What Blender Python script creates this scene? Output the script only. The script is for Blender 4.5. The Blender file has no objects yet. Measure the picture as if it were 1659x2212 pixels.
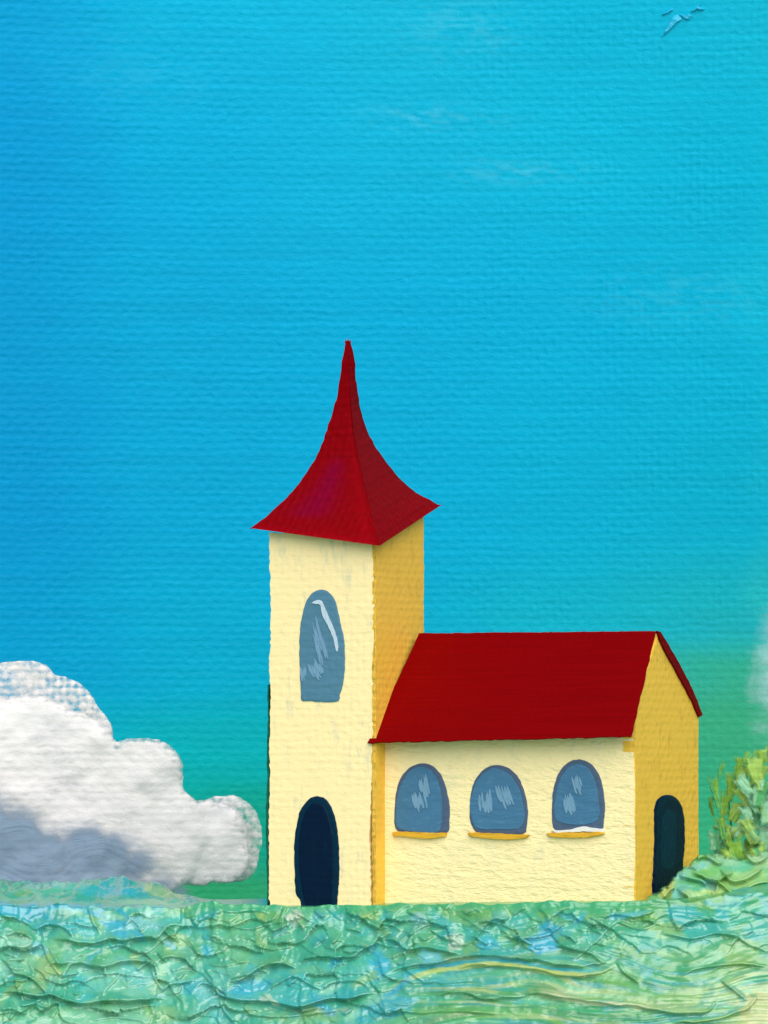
import bpy, bmesh, math, random
import numpy as np
from mathutils import Vector

# ------------------------------------------------------------------ camera
SC = bpy.context.scene
COL = SC.collection
R = math.radians
DIST, CAMZ, MPP, ZC = 140.0, 5.0, 20.16 / 1659.0, 10.317
cd = bpy.data.cameras.new("camera")
cd.sensor_fit = 'VERTICAL'
cd.sensor_height = 24.0
cd.lens = 24.0 * DIST / 26.88
cd.shift_y = (ZC - CAMZ) / 26.88
cd.clip_start, cd.clip_end = 1.0, 1000.0
cam = bpy.data.objects.new("camera", cd)
COL.objects.link(cam)
cam.location = (0, -DIST, CAMZ)
cam.rotation_euler = (R(90), 0, 0)
SC.camera = cam

# ------------------------------------------------------------------ sky light, sun, exposure
SUN_EL, SUN_AZ = 46.0, 8.0          # degrees; azimuth measured from the camera's side, minus = left
world = bpy.data.worlds.new("World")
SC.world = world
world.use_nodes = True
wn = world.node_tree
st = wn.nodes.new("ShaderNodeTexSky")
st.sky_type = 'NISHITA'
st.sun_disc = False
st.sun_elevation = R(SUN_EL)
st.sun_rotation = R(180 - SUN_AZ)
bg = wn.nodes["Background"]
bg.inputs[1].default_value = 0.06
wn.links.new(st.outputs[0], bg.inputs[0])
sl = bpy.data.lights.new("sun", 'SUN')
sl.energy = 1.5
sl.angle = R(75)
sl.color = (1.0, 0.92, 0.82)
sun = bpy.data.objects.new("sun", sl)
COL.objects.link(sun)
sd = Vector((math.sin(R(SUN_AZ)) * math.cos(R(SUN_EL)), -math.cos(R(SUN_AZ)) * math.cos(R(SUN_EL)), math.sin(R(SUN_EL))))
sun.rotation_euler = sd.to_track_quat('Z', 'Y').to_euler()
sun.location = sd * 80
SC.view_settings.view_transform = 'Standard'
SC.view_settings.look = 'None'
SC.view_settings.gamma = 1.0
SC.view_settings.exposure = 1.12
SC.view_settings.use_curve_mapping = False

# ------------------------------------------------------------------ helpers
rng = np.random.default_rng(7)
random.seed(7)


def lin(c):
    c = np.asarray(c, float) / 255.0
    return np.where(c <= 0.04045, c / 12.92, ((c + 0.055) / 1.055) ** 2.4)


def W(px, py, y):
    """a point at depth y from its place on the 1659 x 2212 design sheet"""
    k = (DIST + y) / DIST
    return (px - 829.5) * MPP * k, CAMZ + (ZC - CAMZ + (1106 - py) * MPP) * k


def S(x, y, z):
    k = (DIST + y) / DIST
    return x / k / MPP + 829.5, 1106 - ((z - CAMZ) / k - (ZC - CAMZ)) / MPP


def vnoise(x, y, seed=0):
    x = np.asarray(x, float); y = np.asarray(y, float)
    xi = np.floor(x).astype(np.int64); yi = np.floor(y).astype(np.int64)
    fx = x - xi; fy = y - yi
    fx = fx * fx * (3 - 2 * fx); fy = fy * fy * (3 - 2 * fy)

    def h(a, b):
        n = (a * 374761393 + b * 668265263 + seed * 974711) & 0x7fffffff
        n = ((n ^ (n >> 13)) * 1274126177) & 0x7fffffff
        n = ((n ^ (n >> 15)) * 2246822519) & 0x7fffffff
        return (n & 0xffff) / 65535.0
    a = h(xi, yi); b = h(xi + 1, yi); c = h(xi, yi + 1); d = h(xi + 1, yi + 1)
    return (a * (1 - fx) + b * fx) * (1 - fy) + (c * (1 - fx) + d * fx) * fy


def fbm(x, y, seed=0, o=4):
    s = 0; a = 0.5
    for i in range(o):
        cr, sr = math.cos(.6 + 1.1 * i), math.sin(.6 + 1.1 * i)
        s = s + a * vnoise((x * cr - y * sr) * 2 ** i, (x * sr + y * cr) * 2 ** i, seed + i * 17); a *= 0.5
    return s / (1 - 0.5 ** o)


def sstep(a, b, x):
    t = np.clip((x - a) / (b - a), 0, 1)
    return t * t * (3 - 2 * t)


def catmull(pts, step, closed=False):
    P = [np.array(p, float) for p in pts]
    n = len(P); out = []
    m = n if closed else n - 1
    for i in range(m):
        if closed:
            p0, p1, p2, p3 = P[i - 1], P[i], P[(i + 1) % n], P[(i + 2) % n]
        else:
            p0, p1, p2, p3 = P[max(i - 1, 0)], P[i], P[i + 1], P[min(i + 2, n - 1)]
        k = max(1, int(np.linalg.norm(p2 - p1) / step))
        for j in range(k):
            t = j / k
            out.append(0.5 * ((2 * p1) + (-p0 + p2) * t + (2 * p0 - 5 * p1 + 4 * p2 - p3) * t * t + (-p0 + 3 * p1 - 3 * p2 + p3) * t ** 3))
    if not closed:
        out.append(P[-1])
    return out


def straight(pts, step):
    P = [np.array(p, float) for p in pts]; out = []
    for i in range(len(P)):
        a, b = P[i], P[(i + 1) % len(P)]
        k = max(1, int(np.linalg.norm(b - a) / step))
        for j in range(k):
            out.append(a + (b - a) * j / k)
    return out


def ragged(pts, amp, seed=0):
    """the uneven edge a brush leaves on woven canvas"""
    out = []
    for i, p in enumerate(pts):
        n = (np.array([vnoise(p[1] / 7.0, p[0] / 40.0 + 9, seed), vnoise(p[0] / 7.0, p[1] / 40.0, seed + 5)]) - 0.5) * 2
        n2 = (np.array([vnoise(p[1] / 60.0, 3.3, seed + 8), vnoise(p[0] / 60.0, 7.7, seed + 9)]) - 0.5) * 2
        out.append(p + n * amp + n2 * amp * 1.2)
    return out


def mesh_obj(name, verts, faces, mat, parent=None, uv=None, col=None, smooth=False, attr=None):
    me = bpy.data.meshes.new(name)
    me.from_pydata([tuple(v) for v in verts], [], [tuple(int(i) for i in f) for f in faces])
    if uv is not None:
        lay = me.uv_layers.new(name="UVMap")
        li = np.empty(len(me.loops), np.int32); me.loops.foreach_get("vertex_index", li)
        lay.data.foreach_set("uv", np.asarray(uv, np.float32)[li].ravel())
    if col is not None:
        ca = me.color_attributes.new("pigment", 'FLOAT_COLOR', 'POINT')
        c4 = np.ones((len(verts), 4), np.float32); c4[:, :3] = col
        ca.data.foreach_set("color", c4.ravel())
    if attr is not None:
        for k, v in attr.items():
            a = me.attributes.new(k, 'FLOAT', 'POINT'); a.data.foreach_set("value", np.asarray(v, np.float32))
    me.materials.append(mat)
    if smooth:
        me.polygons.foreach_set("use_smooth", [True] * len(me.polygons))
    me.update()
    ob = bpy.data.objects.new(name, me)
    COL.objects.link(ob)
    if parent is not None:
        ob.parent = parent
        ob.matrix_parent_inverse = PINV.get(parent.name, ob.matrix_parent_inverse)
    return ob


PINV = {}


def tag(o, label=None, cat=None, group=None, kind=None):
    if label: o["label"] = label
    if cat: o["category"] = cat
    if group: o["group"] = group
    if kind: o["kind"] = kind
    return o


# ------------------------------------------------------------------ paint material
def weave_group():
    g = bpy.data.node_groups.new("canvas weave", 'ShaderNodeTree')
    g.interface.new_socket("Vector", in_out='INPUT', socket_type='NodeSocketVector')
    g.interface.new_socket("Height", in_out='OUTPUT', socket_type='NodeSocketFloat')
    N, Lk = g.nodes, g.links
    gi = N.new("NodeGroupInput"); go = N.new("NodeGroupOutput")

    def math_(op, a, b=None):
        m = N.new("ShaderNodeMath"); m.operation = op
        for i, v in enumerate((a, b)):
            if v is None: continue
            if isinstance(v, (int, float)): m.inputs[i].default_value = v
            else: Lk.new(v, m.inputs[i])
        return m.outputs[0]

    def noise(vec, sc, det, rough=0.5, w=0.0):
        n = N.new("ShaderNodeTexNoise"); n.noise_dimensions = '4D'
        n.inputs["W"].default_value = w
        n.inputs["Scale"].default_value = sc; n.inputs["Detail"].default_value = det; n.inputs["Roughness"].default_value = rough
        Lk.new(vec, n.inputs["Vector"]); return n
    v = gi.outputs[0]
    d = noise(v, 0.32, 3.0, 0.6)
    sub = N.new("ShaderNodeVectorMath"); sub.operation = 'SUBTRACT'; Lk.new(d.outputs["Color"], sub.inputs[0]); sub.inputs[1].default_value = (0.5, 0.5, 0.5)
    mul = N.new("ShaderNodeVectorMath"); mul.operation = 'MULTIPLY'; Lk.new(sub.outputs[0], mul.inputs[0]); mul.inputs[1].default_value = (1.6, 1.1, 0)
    add = N.new("ShaderNodeVectorMath"); add.operation = 'ADD'; Lk.new(v, add.inputs[0]); Lk.new(mul.outputs[0], add.inputs[1])
    sep = N.new("ShaderNodeSeparateXYZ"); Lk.new(add.outputs[0], sep.inputs[0])
    u_, v_ = sep.outputs[0], sep.outputs[1]
    row = math_('COSINE', math_('MULTIPLY', v_, 2 * math.pi))
    knot = math_('MULTIPLY', math_('COSINE', math_('MULTIPLY', u_, math.pi)), math_('COSINE', math_('MULTIPLY', v_, math.pi)))
    colm = math_('COSINE', math_('MULTIPLY', u_, 2 * math.pi))
    # each stretch of each thread is a little thicker or thinner than the next
    stretch = N.new("ShaderNodeVectorMath"); stretch.operation = 'MULTIPLY'; Lk.new(v, stretch.inputs[0]); stretch.inputs[1].default_value = (0.18, 1.0, 1)
    m1 = noise(stretch.outputs[0], 0.9, 2.0, 0.6, 3.0).outputs["Fac"]
    m2 = noise(v, 0.11, 2.0, 0.5, 8.0).outputs["Fac"]
    fine = noise(v, 1.5, 4.0, 0.66, 5.0).outputs["Fac"]
    h = math_('MULTIPLY', row, math_('MULTIPLY', m1, 0.60))
    h = math_('ADD', h, math_('MULTIPLY', knot, 0.36))
    h = math_('ADD', h, math_('MULTIPLY', colm, math_('MULTIPLY', math_('SUBTRACT', m2, 0.30), 0.8)))
    h = math_('MULTIPLY', h, math_('ADD', math_('MULTIPLY', m2, 1.6), 0.15))
    crisp = noise(v, 3.4, 3.0, 0.6, 9.0).outputs["Fac"]
    h = math_('ADD', h, math_('MULTIPLY', fine, 1.15))
    h = math_('ADD', h, math_('MULTIPLY', crisp, 1.2))
    Lk.new(h, go.inputs[0])
    return g


WEAVE = weave_group()


def paint(name, color=None, attr=False, vscale=(0.25, 0.9), weave=0.014, stroke=0.0, stroke_scale=(3, 30), stroke_rot=0.0,
          mottle=None, mottle_amt=0.0, mottle_scale=(1.2, 0.25), rough=0.5, spec=0.10, lumps=0.0, lump_scale=0.6, speck=None, speck_amt=0.0, thin=False, vary=0.12, warp=0.0):
    m = bpy.data.materials.new(name); m.use_nodes = True
    nt = m.node_tree; N, L = nt.nodes, nt.links
    p = N["Principled BSDF"]
    p.inputs["Roughness"].default_value = rough
    p.inputs["Specular IOR Level"].default_value = spec
    uv = N.new("ShaderNodeUVMap"); uv.uv_map = "UVMap"
    vec = uv.outputs[0]

    def mp(sx, sy, rot=0.0, src=None):
        q = N.new("ShaderNodeMapping"); q.inputs["Scale"].default_value = (sx, sy, 1); q.inputs["Rotation"].default_value = (0, 0, rot)
        L.new(src or vec, q.inputs[0]); return q.outputs[0]

    def noise(v, sc, det=3.0, rough_=0.55):
        n = N.new("ShaderNodeTexNoise"); n.inputs["Scale"].default_value = sc; n.inputs["Detail"].default_value = det
        n.inputs["Roughness"].default_value = rough_; L.new(v, n.inputs[0]); return n.outputs["Fac"]

    def ramp(f, a, b):
        r = N.new("ShaderNodeMapRange"); r.inputs[1].default_value = a; r.inputs[2].default_value = b
        r.interpolation_type = 'SMOOTHSTEP'; L.new(f, r.inputs[0]); return r.outputs[0]

    def mix(f, a, b):
        x = N.new("ShaderNodeMix"); x.data_type = 'RGBA'
        for s, v in ((x.inputs[0], f), (x.inputs[6], a), (x.inputs[7], b)):
            if isinstance(v, (int, float)): s.default_value = v
            elif isinstance(v, tuple): s.default_value = v
            else: L.new(v, s)
        return x.outputs[2]
    if attr:
        a = N.new("ShaderNodeAttribute"); a.attribute_name = "pigment"; c = a.outputs["Color"]
    else:
        c = tuple(lin(color)) + (1,)
    # pigment that was not mixed evenly
    hv = N.new("ShaderNodeHueSaturation")
    if isinstance(c, tuple): hv.inputs["Color"].default_value = c
    else: L.new(c, hv.inputs["Color"])
    nv = noise(mp(vscale[0], vscale[1], stroke_rot), 1.0, 5.0, 0.65)
    vr = N.new("ShaderNodeMapRange"); vr.inputs[1].default_value = 0.25; vr.inputs[2].default_value = 0.75
    vr.inputs[3].default_value = 1 - vary; vr.inputs[4].default_value = 1 + vary
    L.new(nv, vr.inputs[0]); L.new(vr.outputs[0], hv.inputs["Value"])
    c = hv.outputs[0]
    if mottle is not None:
        f = ramp(noise(mp(*mottle_scale), 1.0, 5.0, 0.7), 0.52, 0.74)
        mm = N.new("ShaderNodeMath"); mm.operation = 'MULTIPLY'; L.new(f, mm.inputs[0]); mm.inputs[1].default_value = mottle_amt
        c = mix(mm.outputs[0], c, tuple(lin(mottle)) + (1,))
    if speck is not None:
        f = ramp(noise(mp(1.1, 2.2), 1.0, 3.0, 0.6), 0.66, 0.74)
        mm = N.new("ShaderNodeMath"); mm.operation = 'MULTIPLY'; L.new(f, mm.inputs[0]); mm.inputs[1].default_value = speck_amt
        c = mix(mm.outputs[0], c, tuple(lin(speck)) + (1,))
    L.new(c, p.inputs["Base Color"])
    # relief: woven canvas, brush hairs, blobs of thick paint
    last = None

    def bump(h, dist, prev):
        b = N.new("ShaderNodeBump"); b.inputs["Strength"].default_value = 1.0; b.inputs["Distance"].default_value = dist
        L.new(h, b.inputs["Height"])
        if prev is not None: L.new(prev, b.inputs["Normal"])
        return b.outputs[0]
    if weave > 0:
        w = N.new("ShaderNodeGroup"); w.node_tree = WEAVE; L.new(vec, w.inputs[0])
        last = bump(w.outputs[0], weave, last)
    if stroke > 0:
        src = vec
        if warp > 0:
            wnz = N.new("ShaderNodeTexNoise"); wnz.inputs["Scale"].default_value = 0.10; wnz.inputs["Detail"].default_value = 1.0
            L.new(vec, wnz.inputs[0])
            sc = N.new("ShaderNodeVectorMath"); sc.operation = 'SCALE'; L.new(wnz.outputs["Color"], sc.inputs[0]); sc.inputs["Scale"].default_value = warp
            ad = N.new("ShaderNodeVectorMath"); ad.operation = 'ADD'; L.new(vec, ad.inputs[0]); L.new(sc.outputs[0], ad.inputs[1])
            src = ad.outputs[0]
        s = noise(mp(stroke_scale[0], stroke_scale[1], stroke_rot, src), 1.0, 3.0, 0.6)
        last = bump(s, stroke, last)
    if lumps > 0:
        s = noise(mp(lump_scale * 0.45, lump_scale), 1.0, 4.0, 0.6)
        r = N.new("ShaderNodeMath"); r.operation = 'ABSOLUTE'
        q = N.new("ShaderNodeMath"); q.operation = 'SUBTRACT'; L.new(s, q.inputs[0]); q.inputs[1].default_value = 0.5; L.new(q.outputs[0], r.inputs[0])
        q2 = N.new("ShaderNodeMath"); q2.operation = 'MULTIPLY'; L.new(r.outputs[0], q2.inputs[0]); q2.inputs[1].default_value = -3.0
        last = bump(q2.outputs[0], lumps, last)
    if last is not None: L.new(last, p.inputs["Normal"])
    if thin == 'soft':      # a thinned wash that lets the ground show
        a = N.new("ShaderNodeAttribute"); a.attribute_name = "thin"
        fz = noise(mp(0.35, 1.1), 1.0, 5.0, 0.7)
        fa = N.new("ShaderNodeMath"); fa.operation = 'MULTIPLY_ADD'; L.new(fz, fa.inputs[0]); fa.inputs[1].default_value = 0.7; fa.inputs[2].default_value = 0.1
        df = N.new("ShaderNodeMath"); df.operation = 'SUBTRACT'; L.new(fa.outputs[0], df.inputs[0]); L.new(a.outputs["Fac"], df.inputs[1])
        L.new(ramp(df.outputs[0], -0.75, 0.45), p.inputs["Alpha"])
    elif thin:      # dry-brushed paint: canvas knots take it, hollows stay bare
        a = N.new("ShaderNodeAttribute"); a.attribute_name = "thin"
        w2 = N.new("ShaderNodeGroup"); w2.node_tree = WEAVE; L.new(vec, w2.inputs[0])
        wm = N.new("ShaderNodeMath"); wm.operation = 'MULTIPLY_ADD'; L.new(w2.outputs[0], wm.inputs[0]); wm.inputs[1].default_value = 0.30; wm.inputs[2].default_value = 0.0
        fz = noise(mp(0.55, 0.9), 1.0, 5.0, 0.75)
        fa = N.new("ShaderNodeMath"); fa.operation = 'MULTIPLY_ADD'; L.new(fz, fa.inputs[0]); fa.inputs[1].default_value = 0.9; L.new(wm.outputs[0], fa.inputs[2])
        df = N.new("ShaderNodeMath"); df.operation = 'SUBTRACT'; L.new(fa.outputs[0], df.inputs[0]); L.new(a.outputs["Fac"], df.inputs[1])
        al = ramp(df.outputs[0], -0.42, 0.34)
        L.new(al, p.inputs["Alpha"])
    return m


PITCH = 0.2        # one thread of the canvas, metres at the church

# ------------------------------------------------------------------ sky
SKYT_X = [-200, 0, 400, 830, 1250, 1560, 1659, 1860]
SKYT_Y = [-200, 0, 300, 700, 1100, 1350, 1450, 1600, 1800, 1950, 2200]
SKYT = [
    [(0, 150, 214), (0, 156, 214), (4, 174, 220), (22, 178, 218), (8, 176, 216), (22, 180, 216), (28, 182, 216), (28, 182, 216)],
    [(0, 150, 214), (0, 156, 214), (4, 174, 220), (22, 178, 218), (8, 176, 216), (22, 180, 216), (28, 182, 216), (28, 182, 216)],
    [(0, 144, 210), (0, 150, 212), (0, 168, 218), (16, 174, 217), (12, 178, 218), (10, 176, 216), (20, 180, 216), (20, 180, 216)],
    [(0, 140, 206), (0, 148, 208), (0, 160, 212), (0, 166, 216), (2, 170, 216), (10, 174, 216), (24, 180, 218), (24, 180, 218)],
    [(0, 136, 204), (0, 145, 206), (0, 157, 209), (0, 164, 212), (4, 168, 211), (10, 170, 208), (28, 174, 208), (28, 174, 208)],
    [(0, 145, 204), (0, 150, 205), (0, 162, 206), (0, 164, 206), (20, 172, 202), (40, 173, 190), (60, 180, 190), (60, 180, 190)],
    [(0, 146, 204), (0, 150, 204), (0, 162, 202), (0, 162, 198), (30, 172, 182), (54, 170, 146), (78, 184, 168), (78, 184, 168)],
    [(0, 160, 200), (0, 162, 198), (0, 166, 182), (0, 164, 172), (44, 164, 146), (56, 168, 130), (66, 172, 136), (66, 172, 136)],
    [(0, 150, 140), (0, 150, 140), (4, 154, 138), (20, 156, 128), (50, 168, 128), (54, 172, 128), (58, 172, 128), (58, 172, 128)],
    [(40, 150, 108), (40, 150, 108), (42, 152, 106), (46, 154, 108), (54, 164, 116), (56, 166, 116), (58, 166, 116), (58, 166, 116)],
    [(40, 146, 100), (40, 146, 100), (42, 148, 100), (46, 150, 100), (54, 158, 108), (56, 160, 108), (58, 160, 108), (58, 160, 108)],
]


def sky_pigment(px, py):
    T = lin(SKYT)
    x = np.clip(px, SKYT_X[0], SKYT_X[-1]); y = np.clip(py, SKYT_Y[0], SKYT_Y[-1])
    out = np.zeros(px.shape + (3,))
    ix = np.clip(np.searchsorted(SKYT_X, x, side='right') - 1, 0, len(SKYT_X) - 2)
    iy = np.clip(np.searchsorted(SKYT_Y, y, side='right') - 1, 0, len(SKYT_Y) - 2)
    X = np.array(SKYT_X, float); Y = np.array(SKYT_Y, float)
    fx = (x - X[ix]) / (X[ix + 1] - X[ix]); fy = (y - Y[iy]) / (Y[iy + 1] - Y[iy])
    fx = (fx * fx * (3 - 2 * fx))[..., None]; fy = (fy * fy * (3 - 2 * fy))[..., None]
    return (T[iy, ix] * (1 - fx) + T[iy, ix + 1] * fx) * (1 - fy) + (T[iy + 1, ix] * (1 - fx) + T[iy + 1, ix + 1] * fx) * fy


def build_sky():
    RAD, KS = 60.0, (DIST + 60.0) / DIST
    th = np.concatenate([np.linspace(-95, -16, 60, endpoint=False), np.linspace(-16, 16, 280, endpoint=False), np.linspace(16, 95, 60)])
    zz = np.concatenate([np.linspace(-16, -3, 12, endpoint=False), np.linspace(-3, 32, 300, endpoint=False), np.linspace(32, 60, 30)])
    T, Z = np.meshgrid(np.radians(th), zz)
    X = RAD * np.sin(T); Y = RAD * np.cos(T)
    px, py = S(X, Y, Z)
    jx = (fbm(px / 260, py / 200, 3) - 0.5) * 220; jy = (fbm(px / 300, py / 120, 9) - 0.5) * 80
    col = sky_pigment(px + jx, py + jy)
    streak = (fbm(px / 300 + py / 900, py / 14, 21, 3) - 0.5)
    col = col * (1 + streak[..., None] * 0.12) * np.array([.4, .95, .90])
    col[..., 0] *= 1 + 1.6 * sstep(1280, 1520, py)
    # pale dry strokes where the brush ran out
    for (cx, cy, rx, ry, amt) in ((930, 255, 130, 26, .14), (1110, 370, 140, 26, .12), (1000, 60, 120, 60, .10), (1480, 640, 200, 60, .06), (300, 150, 200, 90, .03)):
        q = np.exp(-(((px - cx) / rx) ** 2 + ((py - cy) / ry) ** 2)) * sstep(0.42, 0.7, fbm(px / 30, py / 7, 31, 3)) * amt * 1.0
        col = col * (1 - q[..., None]) + np.array([.25, .75, .86]) * q[..., None]
    # blobs and a ridge of dried paint standing off the surface
    rise = np.zeros_like(px)

    def ridge(pts, wd, amp):
        nonlocal rise
        P = np.array(pts, float)
        for i in range(len(P) - 1):
            a, b = P[i], P[i + 1]; d = b - a
            t = np.clip(((px - a[0]) * d[0] + (py - a[1]) * d[1]) / (d @ d), 0, 1)
            dd = np.hypot(px - a[0] - t * d[0], py - a[1] - t * d[1])
            rise = np.maximum(rise, amp * np.exp(-(dd / wd) ** 2))
    f_ = lambda pts, w, a: ridge([(1383 + p * .3158 * .5486, q * .3158 * .5486) for p, q in pts], w, a)
    shape = px.shape
    n = shape[0] * shape[1]
    V = np.stack([X * (1 - rise / RAD), Y * (1 - rise / RAD), Z], -1).reshape(-1, 3)
    UV = np.stack([T * RAD / (PITCH * KS), Z / (PITCH * KS)], -1).reshape(-1, 2)
    idx = np.arange(n).reshape(shape)
    F = np.stack([idx[:-1, 1:], idx[:-1, :-1], idx[1:, :-1], idx[1:, 1:]], -1).reshape(-1, 4)
    m = paint("blue sky paint", attr=True, weave=0.0125, stroke=0.009, stroke_scale=(0.16, 2.4), stroke_rot=R(-14), warp=6.0, rough=0.42, spec=0.06, vary=0.05)
    flake = paint("pale blue flake paint", (34, 178, 214), weave=0.014, stroke=0.02, stroke_scale=(.6, .6), rough=.4, spec=.3, vary=.1)
    o = mesh_obj("sky", V, F, m, uv=UV, col=col.reshape(-1, 3), smooth=True)
    # a torn flake of dried paint standing off the canvas near the top right
    fl = [[(330, 460), (400, 330), (440, 260), (490, 200), (550, 190), (590, 240), (540, 270), (500, 320), (420, 400)],
          [(545, 180), (610, 190), (690, 178), (712, 200), (680, 250), (640, 245), (590, 215)],
          [(690, 150), (740, 120), (810, 50), (830, 40), (815, 85), (870, 120), (830, 130), (780, 110), (730, 150)],
          [(330, 190), (400, 150), (470, 110), (480, 120), (410, 165)]]
    for q, pts in enumerate(fl):
        pts = catmull([(1371.4 + a * .3158 * .5486, b * .3158 * .5486) for a, b in pts], 3, True)
        cx_ = np.mean(pts, axis=0); V2, U2 = [], []
        for sc_, dd in ((1.0, -.1), (1.0, .03), (.6, .10)):
            for p in pts:
                w_ = cx_ + (p - cx_) * sc_
                yb = 60.0
                for _ in range(6):
                    x_, z_ = W(w_[0], w_[1], yb); yb = math.sqrt(RAD * RAD - x_ * x_)
                V2.append((x_ * (1 - dd / RAD), yb * (1 - dd / RAD), z_)); U2.append((x_ / PITCH, z_ / PITCH))
        m_ = len(pts)
        F2 = [(r * m_ + i, r * m_ + (i + 1) % m_, (r + 1) * m_ + (i + 1) % m_, (r + 1) * m_ + i) for r in range(2) for i in range(m_)] + [[2 * m_ + i for i in range(m_)]]
        c_ = mesh_obj("paint_flake", V2, F2, flake, o, uv=U2)
    tag(o, "painted blue sky fading to green near the ground", "sky", kind="structure")
    return o


build_sky()

# ------------------------------------------------------------------ ground: a hill of thick palette-knife paint


def c5(*p): return [(a * .496, 1865 + b * .496) for a, b in p]
def c6(*p): return [(823 + a * .504, 1755.6 + b * .504) for a, b in p]


LIPS = [   # lips of knife strokes: (points left to right, height, reach of the stroke above the lip)
    (c5((0, 235), (90, 240)), .05, 20),
    (c5((150, 295), (200, 268), (260, 272), (300, 295), (330, 330)), .09, 22),
    (c5((20, 320), (60, 300), (100, 305), (150, 345)), .09, 16),
    (c5((60, 360), (110, 366), (150, 352)), .08, 18),
    (c5((230, 330), (300, 330), (350, 350), (420, 347), (480, 332), (540, 338), (600, 327), (680, 332), (705, 302), (740, 270), (800, 275)), .14, 30),
    (c5((560, 365), (590, 332), (640, 322), (690, 342)), .06, 14),
    (c5((265, 505), (285, 470), (310, 450), (360, 435), (420, 452), (470, 452), (520, 430), (580, 425), (640, 425), (680, 450), (692, 490)), .14, 26),
    (c5((690, 435), (720, 412), (770, 408), (810, 420), (850, 480)), .09, 20),
    (c5((0, 565), (80, 568), (140, 577), (190, 582), (215, 575), (250, 587), (300, 602), (370, 612), (450, 606), (550, 602), (650, 590), (720, 585)), .18, 42),
    (c5((700, 562), (740, 527), (790, 520), (845, 517)), .09, 18),
    (c5((840, 560), (880, 530), (920, 540), (950, 580), (1000, 592), (1060, 602), (1150, 606), (1250, 621), (1310, 626), (1370, 612), (1450, 592), (1560, 582), (1659, 570)), .15, 40),
    (c5((980, 527), (1050, 502), (1130, 457), (1200, 440), (1250, 450), (1290, 467)), .14, 26),
    (c5((1300, 447), (1330, 420), (1400, 410), (1450, 416), (1490, 405), (1540, 412), (1590, 372), (1659, 340)), .13, 24),
    (c5((1400, 562), (1430, 532), (1500, 520), (1560, 520), (1600, 540)), .08, 18),
    (c5((1170, 562), (1220, 522), (1290, 500), (1350, 522), (1400, 552)), .08, 20),
    (c5((0, 420), (40, 450), (60, 480), (110, 490), (160, 520), (200, 572)), .12, 24),
    (c5((180, 340), (200, 400), (240, 460), (265, 500)), .09, 20),
    (c5((450, 582), (480, 530), (530, 480)), .06, 20),
    (c5((90, 630), (150, 612), (190, 590)), .09, 16),
    (c5((880, 330), (930, 336)), .04, 12),
    (c5((810, 330), (840, 360), (870, 402)), .05, 16),
    (c5((1430, 372), (1490, 302)), .05, 14),
    (c5((960, 592), (975, 640), (1020, 692)), .10, 22),
    (c5((640, 600), (660, 650), (680, 690)), .04, 18),
    (c5((610, 270), (625, 305), (650, 265)), .05, 14),
    (c5((380, 200), (400, 260), (430, 310)), .06, 18),
    (c6((395, 562), (430, 502), (480, 465), (540, 470)), .10, 22),
    (c6((0, 545), (60, 555), (110, 592), (180, 580), (260, 592), (340, 612)), .13, 28),
    (c6((110, 582), (150, 502), (190, 430)), .07, 18),
    (c6((500, 522), (620, 542), (720, 522), (820, 470)), .08, 20),
    (c6((740, 570), (800, 580), (850, 602), (900, 612), (960, 652)), .09, 20),
    (c6((820, 642), (900, 582), (960, 522), (1030, 460)), .07, 20),
    (c6((920, 450), (1010, 442), (1100, 452), (1180, 420)), .08, 18),
    (c6((1000, 470), (1120, 500), (1200, 470)), .06, 18),
    (c6((600, 792), (660, 775), (760, 790), (900, 815), (1100, 830), (1250, 860), (1400, 850), (1450, 790)), .12, 30),
    (c6((240, 792), (300, 770), (370, 775), (440, 802), (620, 790)), .09, 22),
    (c6((0, 700), (100, 664), (250, 640), (430, 612), (600, 627), (760, 652), (900, 657), (1000, 640)), .12, 22),
    (c6((300, 680), (430, 652), (600, 665), (760, 695), (900, 697), (1010, 662)), .10, 16),
    (c6((1000, 640), (1040, 690), (1100, 740)), .07, 22),
    (c6((1280, 700), (1400, 660), (1520, 650), (1659, 660)), .08, 24),
    (c6((1450, 720), (1520, 770), (1560, 800)), .09, 26),
    (c6((1200, 520), (1330, 540), (1450, 520), (1560, 540)), .08, 22),
    (c6((0, 840), (150, 860), (320, 850), (500, 870)), .06, 26),
    (c6((1250, 900), (1400, 890), (1560, 850), (1620, 780)), .09, 24),
    (c5((0, 650), (60, 640), (120, 660)), .08, 20),
    (c5((1050, 660), (1200, 672), (1380, 660), (1500, 640)), .06, 24),
    (c5((380, 690), (520, 676), (640, 690)), .05, 24),
    (c5((0, 180), (120, 190), (330, 178)), .04, 14),
    (c5((360, 170), (560, 182), (700, 176), (800, 190)), .04, 14),
    (c5((100, 130), (260, 120), (400, 110)), .03, 12),
    (c5((950, 200), (1010, 215), (1100, 205), (1180, 225)), .05, 14),
    (c5((900, 440), (980, 450), (1080, 430)), .05, 20),
    (c5((1090, 360), (1180, 380), (1290, 370)), .05, 20),
    (c5((940, 260), (1060, 285), (1180, 270), (1300, 250)), .05, 18),
]
# loose little strokes near the foot of the walls and beyond the frame
for i in range(120):
    cx = rng.uniform(-500, 2200) if i > 70 else rng.uniform(430, 1400)
    cy = rng.uniform(1968, 2040) if i <= 70 else rng.uniform(1980, 2700)
    if i > 70 and -20 < cx < 1680 and cy < 2230: cy += 260
    ln = rng.uniform(14, 46) * (1 if i <= 70 else 2.2); sl_ = rng.uniform(-.9, .9)
    LIPS.append(([(cx - ln / 2, cy + sl_ * ln / 2), (cx, cy - rng.uniform(-4, 9)), (cx + ln / 2, cy - sl_ * ln / 2)], rng.uniform(.03, .075) * (1 if i <= 70 else 1.6), rng.uniform(8, 18)))

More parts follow.
